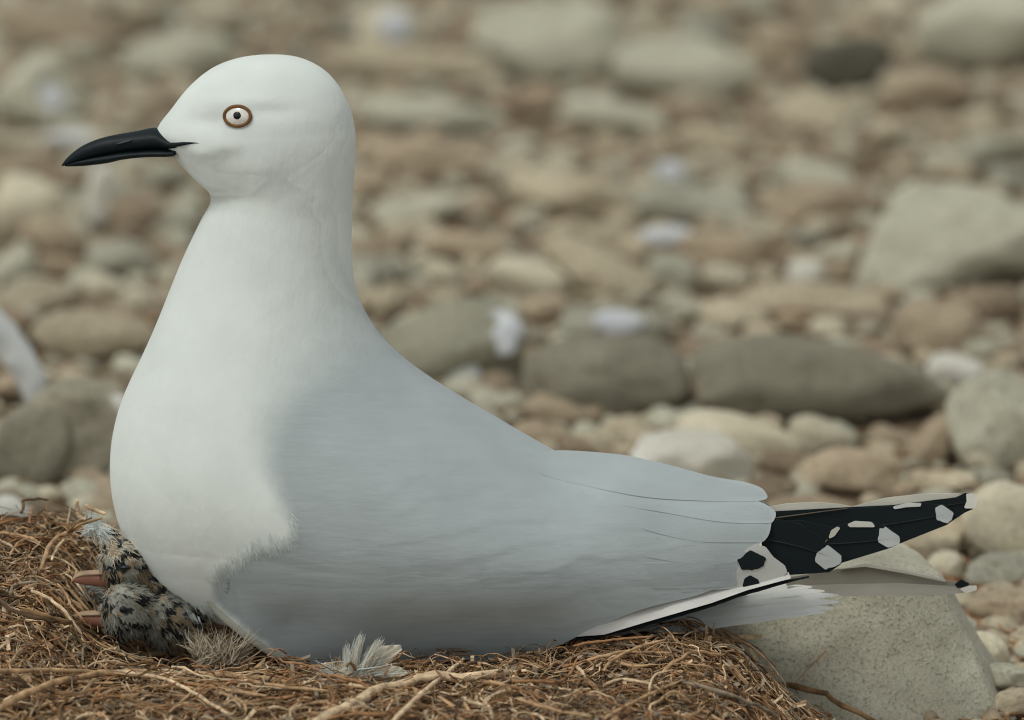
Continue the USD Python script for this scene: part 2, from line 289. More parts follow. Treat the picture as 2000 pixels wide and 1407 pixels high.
# (px, py, width, height, colour, tilt, label, splashes)
BIG = [
 (890, 682, 300, 200, 'white-streaked grey', 0, 'grey cobble with white streaks right behind the gull\'s shoulder', [(985, 655, 50, 80), (900, 735, 80, 45)]),
 (1180, 742, 310, 176, 'dun', 2, 'dull brown-grey block of stone between the streaked cobble and the long oval stone', None),
 (1610, 752, 530, 186, 'olive grey', 6, 'long olive-grey oval stone lying across the beach above the wing tips', None),
 (1955, 830, 210, 220, 'pale grey', -8, 'large pale grey stone at the right edge above the black wing tip', None),
 (150, 852, 230, 226, 'dun', 0, 'big grey rock left of the gull\'s breast', None),
 (62, 862, 150, 214, 'dun', 14, 'upright grey stone at the left edge pressed against the big grey rock', None),
 (1075, 806, 150, 62, 'tan', 14, 'upper of two thin tan pebbles just above the gull\'s back', None),
 (1060, 852, 140, 54, 'tan', 16, 'lower of two thin tan pebbles touching the gull\'s back line', None),
 (1345, 900, 240, 118, 'white', 6, 'white weathered stone just above the gull\'s folded wing feathers', None),
 (1440, 868, 250, 118, 'cream', 12, 'cream oval stone leaning on the white weathered stone', None),
 (1612, 862, 150, 84, 'cream', 18, 'smooth cream pebble under the long olive-grey stone', None),
 (1668, 928, 200, 104, 'tan', 6, 'pinkish tan cobble above the black primary feathers', None),
 (1824, 868, 120, 84, 'tan', -58, 'slanting brown pebble propped against the large pale grey stone', None),
 (1950, 893, 130, 74, 'cream', 4, 'rounded cream-grey pebble in front of the large pale grey stone', None),
 (1848, 944, 146, 58, 'beige', 2, 'flat beige pebble just above the black wing tip', None),
 (1944, 944, 90, 62, 'grey', 12, 'small grey pebble right of the flat beige pebble', None),
 (1968, 1024, 150, 170, 'cream', -30, 'big cream egg-shaped stone at the right edge beside the black wing tip', None),
 (1580, 990, 170, 50, 'tan', -4, 'tan pebble peeping out above the pale edge of the folded wing', None),
 (1500, 960, 120, 60, 'brown', -12, 'brown pebble behind the tips of the grey wing feathers', None),
 (1828, 1050, 140, 90, 'beige', 0, 'beige stone in the gap below the white-spotted wing tip', None),
 (1850, 1110, 76, 66, 'cream', -20, 'small cream pebble between the two wing tips', None),
 (1955, 1118, 170, 70, 'grey', 4, 'dark-shaded flat stone below the big cream egg-shaped stone', None),
 (1962, 1185, 140, 74, 'tan', -4, 'reddish tan stone right of the grey underwing tip', None),
 (1922, 1276, 96, 82, 'cream', 14, 'cream pebble in litter touching the speckled boulder\'s sloping side', None),
 (1965, 1322, 100, 66, 'pale grey', -6, 'grey flat pebble at the right edge low beside the boulder', None),
 (1990, 1372, 96, 60, 'beige', -14, 'beige pebble in the lower right corner of the view', None),
 (1862, 458, 470, 236, 'pale grey', 16, 'large pale boulder slanting into view at the right with a dark hollow below', None),
 (1655, 132, 180, 120, 'dark olive', -14, 'dark olive stone standing out among the pale far stones', None),
 (1828, 644, 190, 118, 'tan', 4, 'round tan cobble between the long oval stone and the slanting boulder', None),
 (1868, 722, 118, 62, 'white', 8, 'bright white pebble behind the right end of the long oval stone', None),
 (1190, 640, 230, 90, 'grey', 2, 'grey stone with a white splash behind the dull brown-grey block', [(1208, 628, 90, 48)]),
 (1296, 474, 170, 80, 'beige', 0, 'beige stone capped with a bright white splash in mid distance', [(1298, 462, 110, 40)]),
 (1310, 345, 110, 62, 'grey', -6, 'small grey stone with a bluish white spot in the far middle', [(1310, 334, 56, 44)]),
 (1575, 540, 80, 60, 'white', 0, 'small white pebble left of the slanting pale boulder', None),
 (1590, 585, 270, 70, 'beige', 0, 'wide flat beige stone in front of the slanting pale boulder\'s left end', None),
 (236, 510, 150, 86, 'grey', 0, 'grey rounded stone left of the gull\'s neck', None),
 (196, 385, 66, 130, 'white', 14, 'upright whitish stone below the gull\'s beak', None),
 (110, 278, 300, 60, 'cream', -4, 'long cream stone behind the tip of the black beak', [(150, 268, 110, 28)]),
 (66, 190, 190, 150, 'pale grey', 0, 'pale stone with a white patch at the left edge above the beak', [(95, 195, 70, 60)]),
 (130, 60, 270, 84, 'tan', 6, 'wide tan stone in the upper left corner with a dark gap under it', None),
 (350, 112, 210, 96, 'pale grey', -4, 'pale grey stone just left of the gull\'s crown', None),
 (766, 62, 150, 110, 'cream', 0, 'cream stone with a white patch at the top right of the gull\'s head', [(770, 52, 70, 60)]),
 (800, 128, 330, 76, 'beige', 2, 'long beige stone with a dark shadow line beneath, right of the crown', None),
 (1075, 78, 300, 170, 'pale grey', 3, 'big pale stone at the top middle of the beach', None),
 (840, 222, 300, 76, 'pale grey', 3, 'pale slab just below the long shadow line behind the gull\'s head', None),
 (1330, 138, 280, 120, 'pale grey', 2, 'pale rounded stone right of the big pale stone at the top', None),
 (1205, 232, 210, 80, 'pale grey', 12, 'pale stone below the dark gap in the upper middle', None),
 (1590, 226, 140, 92, 'beige', 0, 'beige stone in front of the dark olive stone', None),
 (1930, 66, 270, 170, 'pale grey', -8, 'large pale stone in the upper right corner', None),
 (1815, 180, 190, 100, 'tan', 4, 'tan stone right of the dark olive stone', None),
 (1410, 276, 150, 72, 'beige', 4, 'beige pebble between the two dark gaps in the upper right', None),
 (1110, 385, 250, 110, 'beige', 14, 'beige cobble with a dark underside in the middle distance', None),
 (1350, 398, 240, 92, 'grey', 4, 'flat grey stone above the white-capped beige stone', None),
 (1580, 348, 190, 70, 'pale grey', 10, 'flat pale stone left of the slanting pale boulder\'s top', None),
 (1600, 405, 220, 96, 'tan', 2, 'brownish stone against the left flank of the slanting pale boulder', None),
 (1920, 300, 260, 60, 'pale grey', -16, 'narrow pale slab tilted above the slanting boulder', None),
 (1425, 490, 200, 90, 'tan', 0, 'tan stone right of the white-capped beige stone', None),
 (1170, 535, 250, 96, 'beige', 24, 'beige elongated stone sloping down to the right in mid distance', None),
 (1030, 545, 160, 90, 'cream', 10, 'cream stone above the white-streaked cobble', None),
 (1435, 615, 140, 66, 'beige', 0, 'beige pebble above the middle of the long olive-grey stone', None),
 (1620, 640, 76, 44, 'cream', 0, 'small cream pebble in brown litter above the long olive-grey stone', None),
 (830, 305, 270, 80, 'tan', 3, 'tan flat stone behind the gull\'s nape', None),
 (810, 410, 190, 64, 'pale grey', -10, 'pale narrow stone right of the gull\'s neck', None),
 (905, 482, 170, 74, 'tan', 4, 'tan pebble halfway between neck and beige cobble', None),
 (735, 530, 110, 60, 'grey', 0, 'small grey stone touching the back of the gull\'s neck', None),
 (52, 395, 150, 100, 'cream', 6, 'cream stone at the left edge below the beak level', None),
 (270, 415, 110, 80, 'brown', 0, 'dark brown stone between the upright whitish stone and the neck', None),
 (110, 470, 130, 90, 'tan', 20, 'tan stone left of the grey rounded stone', None),
 (65, 585, 170, 80, 'beige', 0, 'beige stone at the left edge below the tan stone', None),
 (205, 566, 100, 56, 'cream', 22, 'cream pebble under the grey rounded stone', None),
 (280, 585, 90, 54, 'cream', 18, 'cream pebble touching the front of the gull\'s neck', None),
 (165, 655, 250, 110, 'beige', 2, 'wide beige stone above the big grey rock', None),
 (20, 1000, 80, 60, 'white', 0, 'whitish pebble at the left edge just behind the straw', None),
 (228, 866, 78, 190, 'white', 0, 'bluish white stone edge peeping out behind the gull\'s breast', None),
]
boxes = []
for i, (px, py, w, h, colour, tilt, label, splash) in enumerate(BIG):
    if 'slanting into view' in label:                    # a peaked wedge, overhanging a hollow on its right
        boxes.append((px, py, w, h, label))
        Y0 = on_ground(1760, 572)[1]
        hull = manifold3d.Manifold.batch_hull([manifold3d.Manifold.sphere(r, 20).translate(tuple(at(x, y, Y0 + dy))) for x, y, dy, r in
            ((1690, 548, 40, 26), (1728, 470, 60, 40), (1800, 384, 130, 44), (1852, 382, 150, 42), (1770, 556, 0, 26), (1890, 500, 0, 34), (2030, 440, 40, 44), (2080, 470, 60, 50), (1760, 500, 380, 40), (1990, 470, 420, 40))])
        hm = hull.refine_to_length(22).to_mesh(); tm = trimesh.Trimesh(hm.vert_properties[:, :3], hm.tri_verts)
        trimesh.smoothing.filter_taubin(tm, iterations=14)
        v = np.array(tm.vertices); v = v + np.array(tm.vertex_normals) * ((meshkit.fbm(v / 110, 3, 4) - 0.5) * 46 + (meshkit.fbm(v / 28, 2, 9) - 0.5) * 9)[:, None]
        base = v.mean(0); base[2] = v[:, 2].min()
        tag(obj('stone', v, tm.faces, STONE[colour], base=base), label, 'stone'); continue
    _, bx = make_stone(px, py, w, h, colour, label, tilt, seed=(px * 7 + py * 13) % 991, flats=0 if 'slanting into view' in label else 7, splash=splash, detail=4 if w > 180 else 3, rough=0.19 if w > 180 else 0.22)
    boxes.append((*bx, label))
# the pale curved stone at the left edge
path = [at(x, y, 2750) for x, y in ((-60, 600), (-10, 640), (30, 690), (62, 745), (70, 800))]
v, f = tube(smooth_line(path, 24), 35 * np.r_[np.linspace(1.1, 1, 18), np.linspace(1, 0.5, 6)], 14)
v += (meshkit.fbm(v / 40, 2, 4) - 0.5)[:, None] * 10
base = v.mean(0); base[2] = v[:, 2].min()
tag(obj('driftwood', v, f, mat_plain('bleached_wood', (0.62, 0.64, 0.62), 0.8, 0.15, 40), base=base), 'bleached white curved driftwood leaning on the upright grey stone at the left edge', 'driftwood')

# smaller stones scattered between the big ones
GULL_AREA = shapely.Polygon([(300, 250), (450, 120), (530, 107), (640, 146), (695, 268), (687, 500), (740, 655), (850, 745), (1080, 878), (1300, 910), (1490, 970), (1900, 970), (1640, 1190), (1400, 1407), (0, 1407), (0, 1050), (225, 1030), (213, 900), (278, 697), (412, 378), (335, 305), (130, 325)])
def words(dx, dy):
    if abs(dx) > abs(dy) * 1.4: return 'right of' if dx > 0 else 'left of'
    return 'in front of' if dy > 0 else 'behind'
SHORT = {}
for b in boxes: SHORT[b[4]] = b[4]
made, tries, seen = [], 0, {}
place_rng = np.random.default_rng(21)
tones = ['beige', 'tan', 'brown', 'pale grey', 'grey', 'cream', 'beige', 'tan', 'brown']
while len(made) < 225 and tries < 6000:
    tries += 1
    px, py = place_rng.uniform(-20, 2020), place_rng.uniform(4, 1000) if tries % 6 else place_rng.uniform(1050, 1390)
    w = 46 + 90 * place_rng.random() ** 1.8; h = w * place_rng.uniform(0.45, 0.72)
    if GULL_AREA.buffer(-6).intersects(shapely.Point(px, py).buffer(w * 0.3)): continue
    if any(abs(px - b[0]) < (b[2] * 0.42 + w * 0.22) and abs(py - b[1]) < (b[3] * 0.42 + h * 0.2) for b in boxes): continue
    if any(abs(px - b[0]) < (b[2] + w) * 0.4 and abs(py - b[1]) < (b[3] + h) * 0.4 for b in made): continue
    colour = tones[place_rng.integers(len(tones))]
    near = sorted(boxes, key=lambda b: math.hypot(px - b[0], (py - b[1]) * 1.5))[:4]
    size = 'tiny' if w < 60 else 'small' if w < 84 else 'medium'
    shape = 'flat' if h / w < 0.52 else 'round' if h / w > 0.64 else 'oval'
    opts = []
    for b in near:
        ref = b[4].split(' with ')[0]
        ref = 'the ' + ' '.join(ref.split()[:9])
        opts.append(f'{size} {shape} {colour} pebble {words(px - b[0], py - b[1])} {ref}')
    cut = [' '.join(o.split()[:16]) for o in opts]
    label = next((c for c in cut if c not in seen), None)
    if label is None: continue
    seen[label] = 1
    made.append((px, py, w, h, colour, label))
for i, (px, py, w, h, colour, label) in enumerate(made):
    make_stone(px, py, w, h, colour, label, tilt=(i * 53) % 40 - 20, seed=200 + i, detail=3 if py > 700 else 2, rough=0.2, name='pebble')

# gravel and further shingle that nobody could count
parts = {k: [] for k in ('beige', 'tan', 'brown', 'pale grey')}
gr = np.random.default_rng(5)
for i in range(8600):
    if i < 6800: y = gr.uniform(-300, 13500); x = gr.uniform(-1, 1) * (1300 + 0.09 * y)
    else: x, y = gr.uniform(-6000, 6000), gr.uniform(-2500, 16000)
    wide = abs(x) > 1500 + y * 0.08 or y > 13800
    a = (16 + 46 * gr.random() ** 1.8) if not wide else (30 + 90 * gr.random() ** 1.5)
    B = BALL[1]; nz = 1 + 0.35 * (gr.random(len(B.vertices)) - 0.5)
    v = B.vertices * nz[:, None] * [a, a * gr.uniform(0.6, 1), a * gr.uniform(0.4, 0.75)]
    v = rot(rot(v, [0, 0, 1], gr.uniform(0, 360)), [1, 0, 0], gr.uniform(-20, 20)) + [x, y, float(ground_z(x, y)) + a * 0.15]
    parts[('beige', 'tan', 'brown', 'pale grey', 'beige', 'pale grey')[gr.integers(6)]].append((v, B.faces))
for k, lst in parts.items():
    v, f = join(lst)
    tag(obj('gravel', v, f, STONE[k]), k + ' gravel strewn between the larger beach stones', 'gravel', kind='stuff')

# dry plant litter between the stones
def litter_line(x, y, ln, ang, lift, gz, lr):
    n = 7; s = np.linspace(-0.5, 0.5, n)
    bend = lr.normal(0, 0.8)
    a = ang + bend * s
    px_, py_ = x + np.cumsum(np.cos(a)) * ln / n, y + np.cumsum(np.sin(a)) * ln / n
    z = gz(px_, py_) + lift + np.abs(lr.normal(0, 0.06)) * ln * (0.25 - s ** 2) * 4
    return np.stack([px_, py_, z], 1)
lr = np.random.default_rng(11)
lit = {1: [], 2: [], 3: []}
for i in range(1500):
    if i < 350: q = on_ground(lr.uniform(1780, 2040), lr.uniform(1120, 1400)); x, y = q[0], q[1]
    else:
        y = lr.uniform(-200, 9000); x = lr.uniform(-1, 1) * (1150 + y * 0.08)
    ln = lr.uniform(40, 190)
    lit[int(lr.integers(1, 4))].append(tube(litter_line(x, y, ln, lr.uniform(0, 6.28), 4 + 10 * lr.random(), ground_z, lr), lr.uniform(1.5, 4), 4))
for k, lst in lit.items():
    v, f = join(lst)
    tag(obj('plant_litter', v, f, STRAW[k]), 'dry ' + {1: 'tan', 2: 'russet', 3: 'brown'}[k] + ' plant litter lying between the stones', 'litter', kind='stuff')

# ------------------------------------------------------------------ the speckled boulder under the tail
BOULDER = mat_stone('stone_speckled', (0.57, 0.55, 0.435), (0.33, 0.318, 0.245), speck=(0.06, 0.06, 0.045), amount=0.6, scale=15, fine=760)
cn = [(1350, 1175, 150, 40), (1725, 1160, 165, 60), (1798, 1156, 190, 52), (1480, 1090, 470, 40), (1752, 1088, 450, 30), (1310, 1500, 60, 45), (1955, 1520, 110, 34), (1330, 1330, 620, 40), (1930, 1340, 560, 40), (1884, 1290, 160, 30)]
hull = manifold3d.Manifold.batch_hull([manifold3d.Manifold.sphere(r, 24).translate(tuple(at(x, y, Y))) for x, y, Y, r in cn])
hull = hull.refine_to_length(16); mm = hull.to_mesh()
tm = trimesh.Trimesh(mm.vert_properties[:, :3], mm.tri_verts)
trimesh.smoothing.filter_taubin(tm, iterations=12)
v = np.array(tm.vertices); n = np.array(tm.vertex_normals)
v = v + n * ((meshkit.fbm(v / 120, 3, 2) - 0.5) * 20 + (meshkit.fbm(v / 22, 2, 6) - 0.5) * 5)[:, None]
base = v.mean(0); base[2] = 0
tag(obj('boulder', v, tm.faces, BOULDER, base=base), 'speckled grey-green boulder under the gull\'s tail feathers', 'boulder')

# ------------------------------------------------------------------ nest
def nest_z(x, y):
    """height of the nest mound at world x, y"""
    X, Y = np.asarray(x, float) + 1000, np.asarray(y, float)
    rx = np.where(X > 750, 945, 1500.0)
    r = np.hypot((X - 750) / rx, (Y + 100) / np.where(Y > -100, 1000, 1500.0))
    z = 186 * (1 - sstep(r, 0.66, 1.0))
    st_ = np.interp(X, [0, 100, 200, 300], [-750, -620, -250, -100]); rg_ = np.interp(X, [0, 100, 200, 300], [980, 850, 430, 320])
    z = z + 190 * np.exp(-(np.maximum(0, X - 60) / 190) ** 2) * np.exp(-(np.maximum(0, -X) / 900) ** 2) * np.clip((Y - st_) / rg_, 0, 1) * (1 - sstep(Y, 270, 640))
    z = z - 62 * np.exp(-((X - 430) / 210) ** 2 - ((Y + 40) / 150) ** 2)
    z = z + 34 * np.exp(-((X - 1290) / 160) ** 2 - ((Y + 90) / 200) ** 2)
    z = z - 30 * np.exp(-((X - 700) / 330) ** 2 - ((Y - 30) / 200) ** 2)
    P = np.stack([X / 90, Y / 90, 0 * X], -1)
    return z + (meshkit.fbm(P, 3, 8) - 0.5) * 34 * np.clip(z / 60, 0, 1) - 6
def on_nest(px, py):
    d = ray(px, py)
    Y = np.arange(-1300, 900, 6.0)
    P = CAM + d * ((Y - CAM[1]) / d[1])[:, None]
    below = P[:, 2] <= nest_z(P[:, 0], P[:, 1])
    return P[np.argmax(below)] if below.any() else P[len(P) // 2]
nest = thing('nest', 'straw nest heaped on the stones under the sitting gull', 'nest', (-250, -100, 0))
xs, ys = np.linspace(-1700, 750, 190), np.linspace(-1600, 950, 190)
X, Y = np.meshgrid(xs, ys)
v = np.stack([X, Y, nest_z(X, Y)], -1).reshape(-1, 3)
v[:, 2] = np.where(v[:, 2] < 2, -60, v[:, 2] - 10)
i = np.arange(v.shape[0]).reshape(190, 190)
q = np.stack([i[:-1, :-1], i[:-1, 1:], i[1:, 1:], i[1:, :-1]], -1).reshape(-1, 4)
obj('mound', v, np.vstack([q[:, [0, 1, 2]], q[:, [0, 2, 3]]]), mat_plain('nest_matter', (0.085, 0.054, 0.03), 0.95, 0.5, 180, 1.0, 0.003, 0.05), nest)

# straws that can be told apart, traced one by one: (points, radius, tone, lift above the heap)
TRACED = [
 ([(615, 1412), (690, 1375), (760, 1343), (850, 1325), (930, 1322), (1000, 1312)], 12, 0, 16, None),
 ([(765, 1412), (800, 1377), (850, 1333), (905, 1288)], 5.5, 0, 42, None),
 ([(833, 1312), (850, 1290)], 3.5, 1, 12, None),
 ([(-10, 1390), (60, 1352), (130, 1328), (260, 1312), (420, 1320), (560, 1332)], 8, 1, 14, None),
 ([(-10, 1312), (120, 1310), (250, 1318), (420, 1345), (520, 1360)], 5, 1, 10, None),
 ([(80, 1112), (92, 1075), (120, 1045), (160, 1022), (200, 1012)], 5, 1, 22, None),
 ([(100, 1095), (118, 1062), (145, 1035)], 3.5, 0, 26, None),
 ([(-5, 1040), (40, 1046), (75, 1060)], 4, 1, 18, None),
 ([(150, 976), (152, 1000), (166, 1016)], 5, 0, 34, None),
 ([(165, 988), (185, 996), (205, 1006)], 5, 0, 34, None),
 ([(105, 1020), (120, 1024), (150, 1022), (180, 1012)], 3, 3, 30, None),
 ([(20, 1085), (34, 1062), (58, 1050)], 2.6, 1, 22, None),
 ([(-4, 1150), (20, 1190), (90, 1212), (125, 1210)], 5, 4, 12, None),
 ([(40, 1195), (90, 1205), (140, 1216)], 7, 3, 14, None),
 ([(60, 1155), (90, 1165), (110, 1180), (135, 1205), (160, 1240)], 4, 0, 18, None),
 ([(112, 1140), (128, 1160), (140, 1185), (165, 1215)], 3, 1, 18, None),
 ([(230, 1310), (330, 1330), (420, 1380), (450, 1395)], 4, 0, 20, None),
 ([(300, 1340), (380, 1345), (480, 1390)], 4, 1, 16, None),
 ([(330, 1392), (380, 1350), (470, 1310)], 3, 1, 24, None),
 ([(410, 1290), (470, 1325), (590, 1345), (640, 1350)], 5, 1, 12, None),
 ([(940, 1330), (985, 1340), (1010, 1352)], 5, 1, 14, None),
 ([(1000, 1330), (1080, 1332), (1110, 1320), (1125, 1290)], 4, 2, 18, None),
 ([(985, 1300), (1010, 1278), (1022, 1248)], 4, 1, 26, None),
 ([(1310, 1260), (1400, 1252), (1488, 1241)], 7, 0, None, (-40, 30)),
 ([(1392, 1222), (1393, 1255), (1402, 1282)], 5.5, 3, None, (0, 10)),
 ([(1388, 1245), (1420, 1290), (1470, 1318), (1530, 1358), (1562, 1395)], 6, 5, None, (10, -60)),
 ([(1440, 1310), (1520, 1335), (1600, 1350), (1650, 1380), (1720, 1415)], 7, 3, None, (60, -20)),
 ([(1545, 1345), (1585, 1300), (1615, 1270)], 1.8, 1, None, (40, 60)),
 ([(1180, 1310), (1260, 1260), (1300, 1250)], 4, 1, 20, None),
 ([(1120, 1262), (1180, 1252), (1270, 1244)], 3, 2, 22, None),
 ([(1330, 1330), (1400, 1350), (1520, 1400)], 5, 5, 14, None),
 ([(1180, 1405), (1260, 1360), (1330, 1330)], 4, 1, 16, None),
 ([(640, 1405), (700, 1395), (820, 1400)], 4, 2, 10, None),
 ([(1010, 1365), (1100, 1390), (1180, 1402)], 4, 1, 12, None),
]
for pts, r, tone, lift, ys_ in TRACED:
    if ys_ is None:
        P = np.array([on_nest(*p) - ray(*p) * (lift * 1.5 + 85) for p in pts])
    else:
        P = np.array([at(p[0], p[1], Y) for p, Y in zip(pts, np.linspace(ys_[0], ys_[1], len(pts)))])
    line = smooth_line(P, 16); r = r * 0.88
    jr = np.random.default_rng(int(pts[0][0] + 50) * 7 + int(pts[0][1])); line[1:-1] += jr.normal(0, r * 0.16, (14, 3)); line += (meshkit.fbm(line / 25, 2, int(r * 10) + tone)[:, None] - 0.5) * r * 0.8
    rr = r * (1 + 0.5 * (meshkit.noise(line / 11, 3) - 0.5) + jr.normal(0, 0.06, 16)) * np.r_[0.7, np.linspace(1, 0.85, 14), 0.5]
    obj('twig' if r >= 6 else 'straw', *tube(line, rr, 8), STRAW[tone], nest)
nr = np.random.default_rng(31)
def strand(px, py, ln, ang, bend, arch, lift):
    c = on_nest(px, py); n = 10; s = np.linspace(-0.5, 0.5, n)
    e = 8.0; gy = (nest_z(c[0], c[1] + e) - nest_z(c[0], c[1] - e)) / (2 * e)
    ang = math.atan2(math.sin(ang) / max(0.45, SP + CP * abs(gy)), math.cos(ang)); ln = ln * math.hypot(math.cos(ang), math.sin(ang) * max(0.45, SP + CP * abs(gy)) / 1.0) if abs(gy) > 0.6 else ln
    a = ang + bend * s + 0.35 * bend * np.sin(s * 9) + nr.normal(0, 0.13, n)
    x = c[0] + np.cumsum(np.cos(a)) * ln / n - np.cos(ang) * ln / 2; y = c[1] + np.cumsum(np.sin(a)) * ln / n - np.sin(ang) * ln / 2
    return np.stack([x, y, nest_z(x, y) + lift + arch * (0.25 - s ** 2) * 4], 1)
def nest_spot():
    while True:
        px, py = nr.uniform(-60, 1620), nr.uniform(1010, 1440)
        top = np.interp(px, [0, 150, 235, 330, 600, 1000, 1130, 1400, 1460, 1570], [1035, 1020, 1040, 1250, 1310, 1300, 1255, 1255, 1285, 1400])
        if py > top: return px, py
for k in range(215):
    px, py = nest_spot()
    ln = nr.uniform(70, 260); ang = nr.normal(0, 0.75) + (np.pi if nr.random() < 0.5 else 0)
    tone = int(nr.choice(6, p=[0.20, 0.22, 0.18, 0.18, 0.12, 0.10]))
    r = nr.uniform(1.6, 3.6)
    line = strand(px, py, ln, ang, nr.normal(0, 1.0), abs(nr.normal(0, 12)), nr.uniform(2, 16))
    obj('straw', *tube(line, r * np.r_[0.6, np.ones(8), 0.5] * (0.8 + 0.4 * nr.random(10)), 6), STRAW[tone], nest)
for tone, count in ((0, 850), (1, 1500), (2, 1700), (3, 1700), (4, 1100), (5, 700)):
    lst = []
    for k in range(count):
        if nr.random() < 0.82: px, py = nest_spot(); spot = on_nest(px, py)
        else: spot = None
        ln = nr.uniform(25, 150); ang = nr.uniform(0, 6.28) if nr.random() < 0.45 else nr.normal(0, 0.6)
        if spot is None:
            x0, y0 = nr.uniform(-1500, 560), nr.uniform(-1200, 650); px, py = proj(np.array([x0, y0, nest_z(x0, y0)]))
            if nest_z(x0, y0) < 12: continue
        line = strand(px, py, ln, ang, nr.normal(0, 0.5 if nr.random() < 0.82 else 2.0), abs(nr.normal(0, 7)), nr.uniform(-8, 12) if nr.random() < 0.85 else nr.uniform(10, 34))
        lst.append(tube(line[::1 if ln > 90 else 2], nr.choice([0.7, 1.1, 1.6, 2.3, 3.3], p=[.27, .33, .24, .12, .04]) * (0.8 + 0.4 * nr.random(len(line[::1 if ln > 90 else 2]))) * np.linspace(1, nr.uniform(0.4, 1), len(line[::1 if ln > 90 else 2])), 4))
    v, f = join(lst)
    tag(obj('fine_straw', v, f, STRAW[tone], nest), kind='stuff')

kr = np.random.default_rng(53)
for tone in (0, 1, 3, 5):                                  # broken flat bits of grass and leaf
    lst = []
    for k in range(330):
        px, py = nest_spot()
        while 180 < px < 360 and py < 1265: px, py = nest_spot()
        c = on_nest(px, py); a = kr.uniform(8, 30); b = kr.uniform(2, 6)
        bx = np.array([(-a, -b * 0.6, -.7), (a, -b, -.7), (a * 1.1, b * 0.4, -.7), (-a * 0.8, b, -.7), (-a, -b * 0.6, .7), (a, -b, .7), (a * 1.1, b * 0.4, .7), (-a * 0.8, b, .7)])
        bx[:, 2] += (bx[:, 0] / a) ** 2 * kr.normal(0, 2.5)
        fb = np.array([(0, 2, 1), (0, 3, 2), (4, 5, 6), (4, 6, 7), (0, 1, 5), (0, 5, 4), (1, 2, 6), (1, 6, 5), (2, 3, 7), (2, 7, 6), (3, 0, 4), (3, 4, 7)])
        bx = rot(rot(rot(bx, [1, 0, 0], kr.normal(20, 40)), [0, 1, 0], kr.normal(0, 25)), [0, 0, 1], kr.uniform(0, 360))
        lst.append((bx + c + [0, -4, kr.uniform(2, 20)], fb))
    v, f = join(lst)
    tag(obj('chaff', v, f, STRAW[tone], nest, smooth=False), kind='stuff')

# ------------------------------------------------------------------ gull
GULL_LABEL = 'white and grey gull with black beak sitting on a straw nest'
gull = thing('gull', GULL_LABEL, 'gull', (-200, 0, 150))
rows = np.array([  # py, left, right, half width, front exponent, rear exponent
 (107, 529, 531, 1, .55, .5), (110, 490, 568, 22, .55, .5), (117, 455, 595, 44, .55, .5), (130, 421, 622, 66, .56, .5), (146, 396, 643, 84, .56, .5), (180, 360, 669, 106, .58, .5), (220, 330, 687, 119, .62, .5), (250, 306, 693, 123, .66, .5),
 (265, 303, 695, 124, .68, .5), (285, 316, 695, 124, .68, .5), (305, 336, 694, 122, .66, .5), (332, 362, 693, 119, .62, .5), (358, 388, 691, 116, .58, .5), (378, 411, 690, 114.5, .54, .5), (392, 412, 689, 114, .52, .5), (415, 402, 688, 115, .5, .5),
 (468, 373, 686, 122, .5, .5), (530, 346, 687, 134, .5, .5), (600, 319, 705, 154, .5, .52), (655, 296, 741, 172, .5, .55), (697, 278, 779, 188, .5, .58), (760, 245, 872, 212, .5, .58), (830, 222, 992, 240, .5, .6), (878, 215, 1075, 256, .5, .6),
 (920, 213, 1150, 266, .5, .6), (970, 218, 1245, 274, .5, .6), (1010, 227, 1320, 277, .5, .6), (1070, 250, 1405, 270, .5, .6), (1130, 289, 1455, 244, .5, .6), (1180, 330, 1440, 188, .5, .6), (1205, 366, 1370, 150, .5, .6), (1220, 460, 1290, 118, .5, .6),
 (1238, 600, 1190, 80, .5, .6), (1258, 680, 1090, 50, .5, .55), (1275, 740, 1000, 30, .5, .5), (1285, 760, 920, 40, .5, .5)], float)
NR, NCOL = 260, 360
u = np.linspace(0, 1, NR); u = u + 0.1 * np.sin(u * 2 * np.pi) / (2 * np.pi) * -1
pys = 107.3 + (1285 - 107.3) * np.where(u < 0.12, 0.12 * (u / 0.12) ** 1.7, u)
cols = [PchipInterpolator(rows[:, 0], rows[:, k])(pys) for k in range(1, 6)]
def blur(x, sig):
    r_ = int(sig * 3); k_ = np.exp(-0.5 * (np.arange(-r_, r_ + 1) / sig) ** 2); k_ /= k_.sum()
    return np.convolve(np.pad(x, r_, mode='reflect', reflect_type='odd'), k_, 'valid')
for c in range(5):
    soft, hard = blur(cols[c], 9 if c > 1 else 7), blur(cols[c], 5 if c > 1 else 1.6)
    lo_ = sstep(pys, 120, 170) * (1 - sstep(pys, 1190, 1225)); w_ = sstep(pys, 400, 450)
    cols[c] = cols[c] * (1 - lo_) + (hard * (1 - w_) + soft * w_) * lo_
phi = np.arange(NCOL) / NCOL * 2 * np.pi
t = (1 - np.cos(phi)) / 2
sgn = np.where(phi <= np.pi, -1.0, 1.0)
body = np.zeros((NR, NCOL, 3))
for r in range(NR):
    xl, xr, W, a, b = (c[r] for c in cols)
    tm_ = a / (a + b); mx = tm_ ** a * (1 - tm_) ** b
    prof = np.clip(t, 0, 1) ** a * np.clip(1 - t, 0, 1) ** b / mx
    p = at(xl + (xr - xl) * t, np.full(NCOL, pys[r]), 0.0)
    body[r] = p; body[r, :, 1] = sgn * W * prof
bv = body.reshape(-1, 3)
idx = np.arange(NR * NCOL).reshape(NR, NCOL); nx = np.roll(idx, -1, axis=1)
bf = np.vstack([np.stack([idx[:-1], idx[1:], nx[1:]], -1).reshape(-1, 3), np.stack([idx[:-1], nx[1:], nx[:-1]], -1).reshape(-1, 3)])
bv = np.vstack([bv, bv[:NCOL].mean(0)[None] + [0, 0, .5], bv[-NCOL:].mean(0)[None]])
